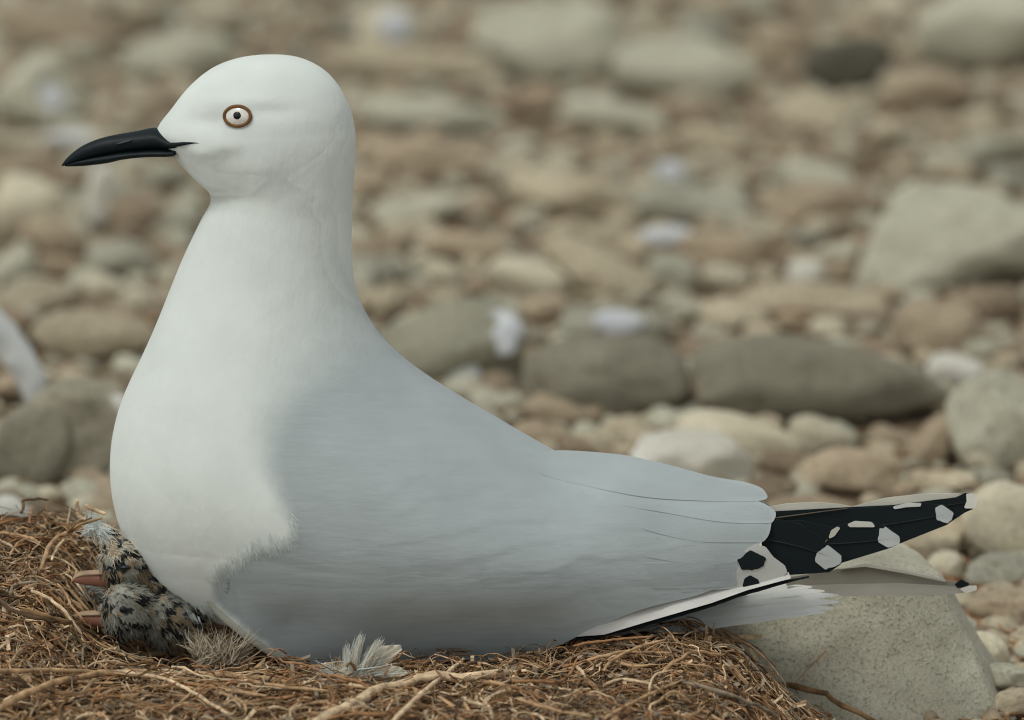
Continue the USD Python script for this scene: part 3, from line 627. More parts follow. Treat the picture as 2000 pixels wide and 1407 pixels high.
bf = np.vstack([bf, np.stack([np.full(NCOL, len(bv) - 2), idx[0], nx[0]], -1), np.stack([np.full(NCOL, len(bv) - 1), nx[-1], idx[-1]], -1)])
bm = trimesh.Trimesh(bv, bf, process=False)
if bm.volume < 0: bf = bf[:, ::-1]; bm = trimesh.Trimesh(bv, bf, process=False)
bn = np.array(bm.vertex_normals)
def mirrored(P):                      # where the same spot of the bird's near side shows
    Q = P.copy(); Q[:, 1] = -np.abs(Q[:, 1]); return proj(Q)
q = mirrored(bv)
# relief of the head: hollow before and behind the eye, brow, cheek, bulge under the gape, throat fold
for cx, cy, sx, sy, amp in ((405, 238, 40, 16, -7), (530, 218, 55, 14, -4.5), (463, 200, 50, 14, 4), (430, 285, 40, 16, 5), (400, 300, 30, 12, 5), (470, 330, 70, 30, 5), (435, 384, 60, 14, -3), (600, 390, 60, 60, -3)):
    bv = bv + bn * (amp * np.exp(-((q[:, 0] - cx) / sx) ** 2 - ((q[:, 1] - cy) / sy) ** 2) * np.clip(np.abs(bv[:, 1]) / 60, 0, 1))[:, None]
GREY_AREA = shapely.Polygon([(640, 640), (560, 720), (520, 800), (508, 860), (516, 920), (548, 985), (572, 1040), (560, 1066), (505, 1078), (455, 1108), (402, 1136), (432, 1186), (492, 1240), (560, 1290), (620, 1500), (1800, 1500), (1800, 800), (1200, 700), (760, 560), (700, 600)])
WHITE, GREY = np.array([0.745, 0.80, 0.758]), np.array([0.405, 0.458, 0.465])
def grey_mix(q):
    pts = shapely.points(q[:, 0], q[:, 1])
    d = shapely.distance(pts, GREY_AREA.exterior) * np.where(shapely.contains_xy(GREY_AREA, q[:, 0], q[:, 1]), 1, -1)
    d = d + (meshkit.fbm(np.c_[q / 22, 0 * q[:, :1]], 2, 3) - 0.5) * 14
    soft = np.interp(q[:, 1], [640, 760, 830, 950, 1040, 1100], [120, 90, 48, 26, 12, 8])
    return sstep(d, -soft, soft * 1.3)
def plumage_tint(P, q):
    n = meshkit.fbm(np.c_[q / [60, 9], 0 * q[:, :1]], 2, 5) - 0.5
    g = grey_mix(q)[:, None]
    c = WHITE * (1 - g) + GREY * g
    return c * (1 + 0.07 * n[:, None] * g)
tint = plumage_tint(bv, q)
gape = smooth_line([(330, 281), (350, 281), (378, 279.5), (392, 281)], 40)
dg = np.min(np.hypot(q[:, None, 0] - gape[None, :, 0], q[:, None, 1] - gape[None, :, 1]) - np.linspace(7, 0.5, 40)[None] , axis=1) if False else None
near = (q[:, 0] > 300) & (q[:, 0] < 420) & (q[:, 1] > 255) & (q[:, 1] < 310)
dd = np.full(len(q), 99.0)
dd[near] = np.min(np.hypot(q[near][:, None, 0] - gape[None, :, 0], q[near][:, None, 1] - gape[None, :, 1]) - np.linspace(8, 0, 40)[None], axis=1)
gm = 0.0 * (1 - sstep(dd, -1, 4))[:, None]
tint = tint * (1 - gm) + np.array([0.02, 0.022, 0.024]) * gm

# ---- depth of the near flank, from the body
fw = (bn[:, 1] < -0.12) & (q[:, 1] > 600)
depth_hit = LinearNDInterpolator(proj(bv[fw]), bv[fw][:, 1])
WING = [(400, 1140), (425, 1190), (485, 1243), (548, 1283), (612, 1306), (690, 1313), (760, 1314), (900, 1306), (1000, 1290), (1080, 1266), (1140, 1238), (1250, 1192), (1400, 1148), (1440, 1112), (1470, 1066), (1490, 1030), (1490, 1000), (1440, 968),
        (1300, 926), (1100, 896), (900, 800), (720, 730), (560, 790), (520, 850), (530, 920), (575, 1000), (590, 1050), (540, 1085), (470, 1100), (420, 1120)]
wing_poly = shapely.Polygon(np.vstack([smooth_line(WING, 400)]))
blend = shapely.LineString(WING[17:] + [WING[0]])
samp = []
pr = np.random.default_rng(3)
while len(samp) < 1100:
    p = (pr.uniform(390, 1300), pr.uniform(720, 1300))
    if wing_poly.contains(shapely.Point(p)): samp.append(p)
samp = np.array(samp)
hit = depth_hit(samp)
ok = np.isfinite(hit) & (samp[:, 0] < 1080) & (samp[:, 1] < 1215) & ~((samp[:, 1] > 1130) & (samp[:, 0] < 560))
def lift_of(p):
    d = shapely.distance(shapely.points(p[:, 0], p[:, 1]), blend)
    return 0.35 + 13 * sstep(d, 20, 240)
anch = np.array([(1500, 975, -85), (1500, 1020, -112), (1500, 1060, -120), (1500, 1120, -122), (1545, 1120, -110), (1400, 945, -75), (1400, 1000, -122), (1400, 1060, -146), (1400, 1110, -152), (1400, 1150, -148),
                 (1200, 905, -55), (1200, 950, -120), (1200, 1010, -168), (1200, 1080, -196), (1200, 1140, -200), (1200, 1205, -182), (1100, 1255, -140), (1000, 1292, -92), (900, 1308, -70), (760, 1316, -66), (612, 1308, -100), (548, 1285, -128), (485, 1243, -146), (425, 1190, -142), (398, 1145, -128),
                 (1900, 985, -40), (1700, 1040, -75)], float)
rb_p = np.vstack([samp[ok], anch[:, :2]]); rb_y = np.r_[hit[ok] - lift_of(samp[ok]), anch[:, 2]]
rbf = RBFInterpolator(rb_p / 100, rb_y, smoothing=0.15, kernel='thin_plate_spline', neighbors=None)
def wing_y(p):
    p = np.asarray(p, float)
    y = rbf(p / 100); h = depth_hit(p)
    d = shapely.distance(shapely.points(p[:, 0], p[:, 1]), blend)
    w = (1 - sstep(d, 70, 230)) * (1 - sstep(p[:, 0], 900, 1080)) * np.isfinite(h) * sstep(p[:, 0], 440, 500) * (1 - sstep(p[:, 1], 1080, 1150))
    h = np.where(np.isfinite(h), h, 0) - 0.35 - 13 * sstep(d, 20, 240)
    return y * (1 - w) + h * w

# the body stays inside the folded wings
inw = shapely.contains_xy(wing_poly.buffer(6), q[:, 0], q[:, 1]) & (q[:, 1] > 1110) & (q[:, 0] > 455)
lim = np.abs(np.minimum(wing_y(q[inw]) + 14 + 22 * sstep(q[inw][:, 1], 1110, 1200), 0)); sg = np.sign(bv[inw][:, 1])
bv[inw, 1] = sg * np.minimum(np.abs(bv[inw][:, 1]), lim)
obj('body', bv, bf, PLUMAGE, gull, tint=tint)

def blade(poly, step, yfun, thick, side=1, edge=None):
    """a thin vane with this outline: front and back sheet joined at the rim; side -1 mirrors it to the far side of the bird"""
    poly = poly.buffer(0)
    if poly.geom_type != 'Polygon': poly = max(poly.geoms, key=lambda g: g.area)
    per = poly.exterior; nb = max(12, int(per.length / (edge or step)))
    ring = np.array([per.interpolate(s, normalized=True).coords[0] for s in np.arange(nb) / nb])
    x0, y0, x1, y1 = poly.bounds
    gx, gy = np.meshgrid(np.arange(x0, x1, step), np.arange(y0, y1, step)); gx[1::2] += step / 2
    g = np.c_[gx.ravel(), gy.ravel()]
    g = g[shapely.contains_xy(poly.buffer(-step * 0.55), g[:, 0], g[:, 1])] if not poly.buffer(-step * .55).is_empty else g[:0]
    P = np.vstack([ring, g]); T = Delaunay(P).simplices
    c = P[T].mean(1); T = T[shapely.contains_xy(poly, c[:, 0], c[:, 1])]
    A = P[T]; ar = (A[:, 1, 0] - A[:, 0, 0]) * (A[:, 2, 1] - A[:, 0, 1]) - (A[:, 1, 1] - A[:, 0, 1]) * (A[:, 2, 0] - A[:, 0, 0])
    T = T[np.abs(ar) > 1e-6]; ar = ar[np.abs(ar) > 1e-6]
    T[ar > 0] = T[ar > 0][:, ::-1]
    y = yfun(P)
    F, Bk = at(P[:, 0], P[:, 1], y), at(P[:, 0], P[:, 1], y)
    Bk[:, 1] += thick
    n = len(P); r = np.arange(nb); r2 = np.roll(r, -1)
    t0 = T[0]; ny = np.cross(F[t0[1]] - F[t0[0]], F[t0[2]] - F[t0[0]])[1]
    if ny > 0: T = T[:, ::-1]
    a_, b_ = 2 * n + r, 2 * n + nb + r
    walls = np.vstack([np.stack([a_, b_, b_[r2]], -1), np.stack([a_, b_[r2], a_[r2]], -1)])
    v = np.vstack([F, Bk, F[:nb], Bk[:nb]])
    w0 = walls[0]; nw = np.cross(v[w0[1]] - v[w0[0]], v[w0[2]] - v[w0[0]])
    out = np.array([ring[0][0] + ring[1][0] - 2 * ring.mean(0)[0], 0, -(ring[0][1] + ring[1][1] - 2 * ring.mean(0)[1])])
    if nw @ out < 0: walls = walls[:, ::-1]
    f = np.vstack([T, T[:, ::-1] + n, walls])
    if side < 0: v = v * [1, -1, 1]; f = f[:, ::-1]
    return v, f, np.vstack([P, P, P[:nb], P[:nb]])

def shade(P, col, var=0.06, seed=1, rim=None):
    n = meshkit.fbm(np.c_[P / [60, 9], 0 * P[:, :1]], 2, seed) - 0.5
    return np.asarray(col)[None] * (1 + var * 2 * n)[:, None]
# ---- wings
def feather_relief(P):
    """shallow overlapping feather rows running back along the wing"""
    x, y = P[:, 0], P[:, 1]
    w = meshkit.fbm(np.c_[P / 120, 0 * P[:, :1]], 2, 17) * 60
    s1 = (y + 0.22 * x + w) / 58.0; saw = (s1 - np.floor(s1))
    s2 = (x - 0.5 * y + w * 1.5) / 150.0; saw2 = s2 - np.floor(s2)
    m = sstep(x, 640, 900) * sstep(shapely.distance(shapely.points(x, y), blend), 10, 160)
    return -(1.7 * saw ** 1.5 * (1 - sstep(saw, 0.86, 1.0)) + 2.0 * saw2 ** 1.5 * (1 - sstep(saw2, 0.88, 1.0))) * m
for side in (1, -1):
    v, f, P = blade(wing_poly, 7, lambda p: wing_y(p) + feather_relief(p), 8, side, 6)
    if side < 0: v[:, 2] -= 28
    w = obj('wing', v, f, WING_COAT, gull, smooth=True, tint=plumage_tint(v, P))
    edge = smooth_line([(388, 1146), (402, 1166), (430, 1197), (487, 1245), (548, 1284), (612, 1306), (640, 1312)], 40)
    E = at(edge[:, 0], edge[:, 1], wing_y(edge) + 1)
    if side < 0: E[:, 1] *= -1
    ev, ef = tube(E, 8.5 * np.r_[np.linspace(0.35, 1, 10), np.ones(20), np.linspace(1, 0.4, 10)], 10)
    obj('wing_edge', ev, ef, FEATHER, w, tint=np.tile([0.47, 0.46, 0.39], (len(ev), 1)))
    TERT = [
     [(1060, 884), (1090, 880), (1200, 887), (1300, 907), (1400, 933), (1462, 944), (1490, 956), (1500, 972), (1478, 979), (1440, 980), (1300, 975), (1150, 950), (1040, 910)],
     [(1120, 925), (1300, 952), (1440, 968), (1496, 986), (1516, 1004), (1506, 1022), (1450, 1022), (1300, 1002), (1130, 955)],
     [(1150, 970), (1300, 1003), (1450, 1020), (1508, 1014), (1502, 1044), (1486, 1060), (1400, 1060), (1250, 1032)],
     [(1180, 1040), (1350, 1052), (1488, 1054), (1478, 1070), (1442, 1098), (1380, 1102), (1250, 1085)],
     [(1160, 1095), (1350, 1100), (1448, 1096), (1436, 1118), (1440, 1140), (1300, 1150), (1150, 1136)],
    ]
    for k, o in enumerate(TERT):
        pl = shapely.Polygon(smooth_line(o + [o[0]], 160)).buffer(-2).buffer(2)
        x0 = pl.bounds[0]
        fn = lambda p, k=k, x0=x0: wing_y(p) - (0.7 + 2.4 * sstep(p[:, 0], x0 + 40, x0 + 330)) + (k - 2) * 0.5 * sstep(p[:, 0], x0 + 40, x0 + 330)
        v, f, P = blade(pl, 8, fn, 1.5, side, 5)
        if side < 0: v[:, 2] -= 34
        edge_pale = 1 + 0.10 * sstep(-shapely.distance(shapely.points(P[:, 0], P[:, 1]), pl.exterior), -7, 0) * sstep(P[:, 0], 1380, 1470)
        obj('tertial_feather', v, f, FEATHER, gull, tint=plumage_tint(v, P) * (1 + 0.05 * sstep(P[:, 0], x0 + 60, x0 + 300) * (k % 2))[:, None] * edge_pale[:, None])
BLACK = (0.0065, 0.0125, 0.0145); SPOT = (0.60, 0.64, 0.63)
def near_y(off, tilt=0.0):
    return lambda p: -112 + (p[:, 0] - 1500) * 0.20 + off + 5 * ((p[:, 1] - 1040) / 60) ** 2 * 0.3
PRIM = [
 ([(1500, 1000), (1661, 991), (1744, 987), (1867, 972), (1886, 963), (1896, 965), (1909, 972), (1904, 993), (1884, 1002), (1851, 1024), (1700, 1060), (1500, 1085)], 12,
  [([(1888, 966), (1897, 965), (1909, 971), (1904, 993), (1884, 992), (1889, 980)], (0.80, 0.80, 0.72))]),
 ([(1500, 1012), (1661, 994), (1746, 989), (1771, 983), (1800, 983), (1844, 987), (1863, 1002), (1860, 1016), (1851, 1025), (1735, 1071), (1500, 1110)], 8,
  [([(1828, 991), (1841, 988), (1861, 1002), (1859, 1015), (1851, 1022), (1829, 1014)], SPOT), ([(1744, 991), (1771, 984), (1799, 984), (1797, 989), (1770, 990), (1748, 994)], (0.66, 0.68, 0.66))]),
 ([(1495, 1022), (1560, 1016), (1625, 1030), (1657, 1022), (1672, 1018), (1703, 1019), (1735, 1030), (1758, 1050), (1756, 1063), (1735, 1072), (1640, 1101), (1500, 1115)], 4,
  [([(1719, 1035), (1730, 1031), (1757, 1050), (1755, 1062), (1735, 1069), (1716, 1059)], SPOT), ([(1656, 1025), (1670, 1019), (1702, 1021), (1709, 1029), (1660, 1029)], (0.70, 0.70, 0.64)), ([(1619, 1052), (1624, 1037), (1636, 1030), (1640, 1032), (1629, 1047)], (0.66, 0.64, 0.55))]),
 ([(1486, 1040), (1518, 1014), (1560, 1022), (1600, 1048), (1617, 1064), (1645, 1086), (1643, 1102), (1620, 1118), (1537, 1124), (1490, 1090)], 0,
  [([(1617, 1066), (1643, 1087), (1642, 1101), (1612, 1112), (1591, 1095), (1598, 1079)], SPOT)]),
 ([(1330, 1105), (1440, 1082), (1477, 1063), (1496, 1069), (1511, 1089), (1533, 1105), (1538, 1118), (1521, 1135), (1455, 1148), (1330, 1158)], -5,
  [([(1466, 1076), (1495, 1090), (1491, 1103), (1471, 1114), (1449, 1112), (1441, 1095)], BLACK), ([(1465, 1125), (1480, 1133), (1484, 1143), (1451, 1146), (1455, 1131)], BLACK)]),
]
for k, (o, off, marks) in enumerate(PRIM):
    pl = shapely.Polygon(o).buffer(-3).buffer(3)
    yf = near_y(off) if k < 4 else (lambda p: wing_y(p) - 1.2 - 3 * sstep(p[:, 0], 1420, 1500))
    v, f, P = blade(pl, 7, yf, 2.5, 1, 4)
    base_c = BLACK if k < 4 else (0.60, 0.61, 0.58)
    ob = obj('primary_feather', v, f, FEATHER, gull, tint=shade(P, base_c, 0.15, 20 + k) if k < 4 else shade(P, (1, 1, 1), 0.06, 24) * (GREY + (np.array(base_c) - GREY) * sstep(P[:, :1], 1395, 1465)))
    sh = {0: [(1560, 1030), (1720, 1008), (1884, 982)], 1: [(1540, 1050), (1700, 1030), (1845, 1006)], 2: [(1530, 1065), (1640, 1062), (1745, 1052)], 3: [(1500, 1055), (1560, 1068), (1630, 1092)]}.get(k)
    if sh:
        sl = smooth_line(sh, 16)
        sv, sf = tube(at(sl[:, 0], sl[:, 1], yf(sl) - 0.6), np.linspace(1.5, 0.7, 16), 6)
        obj('shaft', sv, sf, FEATHER, ob, tint=np.tile([0.022, 0.026, 0.026], (len(sv), 1)))
    ed = {1: [(1500, 1014), (1580, 1003), (1655, 993)], 2: [(1616, 1054), (1610, 1062), (1604, 1072)]}.get(k)
    if ed:
        sl = smooth_line(ed, 16)
        sv, sf = tube(at(sl[:, 0], sl[:, 1], yf(sl) - 2.0), np.linspace(1.3, 0.8, 16), 6)
        obj('vane_edge', sv, sf, FEATHER, ob, tint=np.tile([0.15, 0.115, 0.08], (len(sv), 1)))
    for m, c in marks:
        pm = shapely.Polygon(m)
        if pm.area > 500:
            pm = pm.buffer(-3).buffer(4.0); cc = np.array(pm.segmentize(3).exterior.coords)
            pm = shapely.Polygon(cc + (meshkit.noise(np.c_[cc / 5, 0 * cc[:, :1]], k)[:, None] - 0.5) * 3).buffer(0)
        else: pm = pm.buffer(-1).buffer(2)
        v, f, P = blade(pm, 5, lambda p, yf=yf: yf(p) - 1.3, 1.6, 1, 3)
        obj('feather_spot', v, f, FEATHER, ob, tint=shade(P, c, 0.12, k))
# the pale far-side edge showing above the black feathers
v, f, P = blade(shapely.Polygon([(1440, 1006), (1500, 990), (1537, 984), (1592, 981), (1640, 985), (1664, 990), (1730, 973), (1799, 965), (1876, 964), (1880, 985), (1744, 1000), (1600, 1020), (1450, 1030)]).buffer(-2).buffer(2), 7, near_y(22), 2.5, 1, 4)
obj('primary_feather', v, f, FEATHER, gull, tint=shade(P, (0.66, 0.64, 0.54), 0.08, 4))
# pale band under the rear edge of the wing, and the dark edge line below it
v, f, P = blade(shapely.Polygon([(1125, 1244), (1200, 1206), (1300, 1172), (1400, 1140), (1500, 1128), (1540, 1118), (1545, 1130), (1460, 1153), (1390, 1178), (1260, 1216), (1180, 1240)]), 7, lambda p: wing_y(p) - 3 - 0.9 * (p[:, 1] - (1238 - (p[:, 0] - 1125) * 0.28)), 3, 1, 4)
obj('secondary_feathers', v, f, FEATHER, gull, tint=shade(P, (0.64, 0.63, 0.60), 0.10, 9))
ln = smooth_line([(1128, 1248), (1200, 1234), (1300, 1208), (1390, 1181), (1460, 1157), (1546, 1134), (1580, 1127)], 50)
E = at(ln[:, 0], ln[:, 1], wing_y(ln) + 5)
ev, ef = tube(E, 4.6 * np.r_[np.linspace(0.6, 1, 10), np.ones(30), np.linspace(1, 0.4, 10)] * (0.85 + 0.4 * meshkit.noise(ln[:, [0, 1, 1]] / 12, 2)), 8)
obj('primary_edge', ev, ef, FEATHER, gull, tint=np.tile(BLACK, (len(ev), 1)))
# ---- the far wing's folded tip, seen from below
far_y = lambda p: 20 + (p[:, 0] - 1550) * 0.02 + 0 * p[:, 1]
FARP = [
 ([(1530, 1130), (1565, 1124), (1640, 1111), (1691, 1102), (1771, 1117), (1867, 1138), (1878, 1133), (1893, 1142), (1870, 1152), (1700, 1144), (1540, 1150)], 0, (0.30, 0.285, 0.235)),
 ([(1535, 1146), (1640, 1142), (1760, 1140), (1868, 1146), (1905, 1145), (1907, 1152), (1886, 1158), (1840, 1163), (1650, 1165), (1550, 1164)], -6, (0.42, 0.40, 0.345)),
]
for k, (o, off, c) in enumerate(FARP):
    v, f, P = blade(shapely.Polygon(o).buffer(-2).buffer(2), 7, lambda p, off=off: far_y(p) + off - 0.004 * (p[:, 1] - 1130) ** 2, 2.5, 1, 4)
    ob = obj('far_primary_feather', v, f, FEATHER, gull, tint=shade(P, c, 0.12, 30 + k))
    for m, cc in (((([(1866, 1142), (1877, 1133), (1893, 1141), (1885, 1147), (1870, 1148)], BLACK),) if k == 0 else (([(1876, 1151), (1892, 1146), (1907, 1145), (1907, 1152), (1887, 1158)], (0.78, 0.77, 0.70)),))):
        v, f, P = blade(shapely.Polygon(m).buffer(1), 5, lambda p, off=off: far_y(p) + off - 8, 2, 1, 3)
        obj('feather_spot', v, f, FEATHER, ob, tint=shade(P, cc, 0.1, 3))
v, f, P = blade(shapely.Polygon([(1640, 1112), (1691, 1100), (1771, 1115), (1850, 1134), (1845, 1137), (1771, 1121), (1690, 1107)]), 6, lambda p: far_y(p) - 4, 2, 1, 4)
obj('feather_shaft', v, f, FEATHER, gull, tint=shade(P, (0.60, 0.58, 0.50), 0.08, 3))
# ---- tail: a fan of white feathers
tail_tips = [(1587, 1147), (1612, 1155), (1640, 1163), (1641, 1176), (1630, 1188), (1612, 1196), (1570, 1197)]
for k, (tx, ty) in enumerate(tail_tips):
    s = k / (len(tail_tips) - 1)
    b0 = np.array([1130 + 40 * s, 1246 + 4 * s]); mid = np.array([1400, 1160 + 54 * s]); tip = np.array([tx, ty])
    c = smooth_line([b0, mid, tip], 30); d = np.gradient(c, axis=0); nrm = np.c_[-d[:, 1], d[:, 0]] / np.linalg.norm(d, axis=1, keepdims=True)
    wdt = np.interp(np.linspace(0, 1, 30), [0, 0.5, 0.85, 1], [4, 14, 10, 1.2])[:, None]
    pl = shapely.Polygon(np.vstack([c + nrm * wdt, (c - nrm * wdt)[::-1]]))
    v, f, P = blade(pl, 7, lambda p, s=s: -40 + 4 * s - (p[:, 0] - 1400) * 0.04 - 1.3 * (p[:, 1] - (1244 - (p[:, 0] - 1130) * 0.12)) + 1.5 * np.sin(p[:, 1] / 3), 2.5, 1, 5)
    obj('tail_feather', v, f, FEATHER, gull, tint=shade(P, (0.78, 0.79, 0.75), 0.08, 40 + k))
# ---- beak: upper and lower mandible lofted from its profile
def beak(top, bot, wid, name, mat, y0=0.0):
    n, m = 48, 28
    x = np.linspace(max(top[0][0], bot[0][0]), min(top[-1][0], bot[-1][0]), n)
    x = x[0] + (x[-1] - x[0]) * np.linspace(0, 1, n) ** 1.5
    T = PchipInterpolator(*np.array(top, float).T)(x); Bt = PchipInterpolator(*np.array(bot, float).T)(x); Wd = PchipInterpolator(*np.array(wid, float).T)(x)
    a = np.arange(m) / m * 2 * np.pi
    rings = []
    for i in range(n):
        cy, hy = (T[i] + Bt[i]) / 2, max((Bt[i] - T[i]) / 2, 0.3)
        ca, sa = np.cos(a), np.sin(a)
        k = np.sign(sa) * np.abs(sa) ** 0.9
        p = at(np.full(m, x[i]), cy - hy * k, 0.0); p[:, 1] = y0 - Wd[i] * np.sign(ca) * np.abs(ca) ** 1.15
        rings.append(p)
    v = np.vstack(rings); i = np.arange(n * m).reshape(n, m); j = np.roll(i, -1, 1)
    f = np.vstack([np.stack([i[:-1], j[:-1], j[1:]], -1).reshape(-1, 3), np.stack([i[:-1], j[1:], i[1:]], -1).reshape(-1, 3)])
    v = np.vstack([v, rings[0].mean(0), rings[-1].mean(0)])
    f = np.vstack([f, np.stack([np.full(m, len(v) - 2), j[0], i[0]], -1), np.stack([np.full(m, len(v) - 1), i[-1], j[-1]], -1)])
    mm = trimesh.Trimesh(v, f, process=False); trimesh.repair.fix_normals(mm)
    return mm.vertices, mm.faces
ub = beak([(121, 322), (128, 312), (140, 300), (165, 283), (200, 269.5), (240, 261), (270, 256), (302, 250), (330, 262), (378, 279)], [(121, 325), (135, 321), (165, 312), (200, 304), (240, 297), (290, 292), (330, 289), (378, 282)], [(121, 2), (140, 10), (170, 17), (220, 24), (270, 31), (302, 38), (335, 50), (378, 66)], 'u', BILL)
lb = beak([(127, 320), (150, 312), (200, 300), (250, 292), (300, 287), (345, 284)], [(127, 325.5), (160, 324.5), (185, 322), (208, 319), (240, 311.5), (290, 306), (336, 304), (345, 300)], [(127, 2), (150, 11), (180, 18), (220, 24.5), (270, 31), (310, 39), (345, 50)], 'l', BILL)
bk = obj('beak', *ub, BILL, gull)
obj('lower_beak', *lb, BILL, gull)
# ---- eyes
fh = (bn[:, 1] < -0.2) & (q[:, 1] < 330)
head_y = LinearNDInterpolator(proj(bv[fh]), bv[fh][:, 1])
obj('nostril', *tube(np.array([at(228, 281.5, -25.5), at(238, 279, -27), at(248, 276.5, -28), at(258, 273.5, -28.5)]), [0.8, 1.9, 1.9, 0.8], 8), mat_plain('nostril_horn', (0.055, 0.068, 0.068), 0.5, 0.2, 300), bk)
gl = smooth_line([(320, 284), (345, 282.5), (362, 280.5), (380, 279.5), (394, 281.5)], 24)
for side in (1, -1):
    gy_ = head_y(gl); gy_ = np.where(np.isfinite(gy_), gy_, -45)
    E = at(gl[:, 0], gl[:, 1], gy_ + 1.0); E[:, 1] *= side
    obj('gape', *tube(E, np.interp(np.linspace(0, 1, 24), [0, 0.45, 0.75, 1], [6.5, 4, 1.9, 0.5]), 10), BILL, bk)
ex, ey = 463.5, 227.0
def lens(cx, cy, rx, ry, bulge, sink, side, n=36, m=10):
    """a shallow lens lying on the head's surface"""
    P = [(cx, cy)]; D = [0.0]
    for i in range(1, m + 1):
        rr = i / m
        for k in range(n):
            a = k / n * 2 * np.pi; P.append((cx + rx * rr * np.cos(a), cy + ry * rr * np.sin(a))); D.append(rr)
    P, D = np.array(P), np.array(D)
    c0 = head_y([[cx, cy]])[0]; gx = (head_y([[cx + 12, cy]])[0] - head_y([[cx - 12, cy]])[0]) / 24; gy = (head_y([[cx, cy + 12]])[0] - head_y([[cx, cy - 12]])[0]) / 24
    y = c0 + gx * (P[:, 0] - cx) + gy * (P[:, 1] - cy) - sink - bulge * (1 - D ** 2)
    v = at(P[:, 0], P[:, 1], y)
    f = [(0, 1 + k, 1 + (k + 1) % n) for k in range(n)]
    for i in range(m - 1):
        for k in range(n):
            a, b = 1 + i * n + k, 1 + i * n + (k + 1) % n
            f += [(a, a + n, b + n), (a, b + n, b)]
    nv = len(v); bk_ = v.copy(); bk_[:, 1] += 8
    f = np.array(f); r = 1 + (m - 1) * n + np.arange(n); r2 = 1 + (m - 1) * n + (np.arange(n) + 1) % n
    F = np.vstack([f, f[:, ::-1] + nv, np.stack([r, r + nv, r2 + nv], -1), np.stack([r, r2 + nv, r2], -1)])
    V = np.vstack([v, bk_])
    mm = trimesh.Trimesh(V, F, process=False); trimesh.repair.fix_normals(mm)
    V, F = np.array(mm.vertices), np.array(mm.faces)
    if side < 0: V[:, 1] *= -1; F = F[:, ::-1]
    return V, F
for side in (1, -1):
    e = obj('eye', *lens(ex, ey, 23.5, 18.0, 6, 1.5, side), IRIS, gull)
    obj('pupil', *lens(ex - 0.5, ey - 1.0, 7.6, 7.4, 2, 7.2, side, 24, 6), PUPIL, e)
    a = np.linspace(0, 2 * np.pi, 49)[:-1]
    rp = np.c_[ex + 25.5 * np.cos(a), ey + 19.5 * np.sin(a)]
    c0 = head_y([[ex, ey]])[0]; gx = (head_y([[ex + 12, ey]])[0] - head_y([[ex - 12, ey]])[0]) / 24; gy = (head_y([[ex, ey + 12]])[0] - head_y([[ex, ey - 12]])[0]) / 24
    C = at(rp[:, 0], rp[:, 1], c0 + gx * (rp[:, 0] - ex) + gy * (rp[:, 1] - ey) - 1.5)
    cc = C.mean(0); rad = C - cc; rad /= np.linalg.norm(rad, axis=1, keepdims=True)
    nrm = np.array([gx, -1, 0.0]); nrm /= np.linalg.norm(nrm)
    b = np.arange(8) / 8 * 2 * np.pi
    V = (C[:, None] + 3.4 * (np.cos(b)[None, :, None] * rad[:, None] + np.sin(b)[None, :, None] * nrm)).reshape(-1, 3)
    i = np.arange(48 * 8).reshape(48, 8); j = np.roll(i, -1, 0); i2, j2 = np.roll(i, -1, 1), np.roll(j, -1, 1)
    F = np.vstack([np.stack([i, j, j2], -1).reshape(-1, 3), np.stack([i, j2, i2], -1).reshape(-1, 3)])
    mm = trimesh.Trimesh(V, F, process=False); trimesh.repair.fix_normals(mm); V, F = np.array(mm.vertices), np.array(mm.faces)
    if side < 0: V[:, 1] *= -1; F = F[:, ::-1]
    obj('eyelid', V, F, EYELID, e)

# ---- loose white breast feathers lying over the front of the wing
fr = np.random.default_rng(9)
bl = smooth_line([(388, 1138), (412, 1126), (440, 1106), (465, 1088), (505, 1068), (540, 1060), (566, 1050), (572, 1030), (556, 990), (535, 955)], 400)
lines, wd = [], []
for k in range(460):
    i = int(40 + 270 * fr.random())
    b0 = bl[min(i, 399)]
    s = i / 400
    up = fr.uniform(8, 34); dirx = 0.28 + 0.3 * s + fr.normal(0, 0.16); diry = 1.0 - 0.55 * max(0, s - 0.6) / 0.4
    ln = np.hypot(dirx, diry); dx, dy = dirx / ln, diry / ln
    tot = up + fr.uniform(2, 30) * (1 - 0.4 * s)
    p0 = b0 + fr.normal(0, 5, 2) - np.array([dx, dy]) * up
    st = np.linspace(0, 1, 5)
    pp = p0[None] + np.c_[dx * tot * st + fr.normal(0, 2.5) * st ** 2, dy * tot * st]
    base_y = wing_y(pp); by = depth_hit(pp); yy = np.fmin(base_y, np.where(np.isfinite(by), by, base_y))
    lines.append(at(pp[:, 0], pp[:, 1], yy + 3.5 - (4.5 + fr.uniform(0, 2.0)) * st ** 0.8)); wd.append(fr.uniform(0.9, 1.9))
tag(curves('breast_feathers', lines, wd, H_WHITE, gull), kind='stuff')
# ragged lower end of the white breast
lines, wd = [], []
for k in range(160):
    x = fr.uniform(352, 436); y0 = np.interp(x, [352, 380, 436], [1196, 1206, 1204]) - fr.uniform(0, 26)
    st = np.linspace(0, 1, 5); tot = fr.uniform(8, 24)
    pp = np.c_[x + tot * 0.35 * st + fr.normal(0, 2) * st, y0 + tot * st * 0.75]
    by = depth_hit(pp); by = np.where(np.isfinite(by), by, -110)
    lines.append(at(pp[:, 0], pp[:, 1], by[0] * np.ones(5) + 3 - 5 * st)); wd.append(fr.uniform(1, 2.2))
tag(curves('belly_feathers', lines, wd, H_WHITE, gull), kind='stuff')

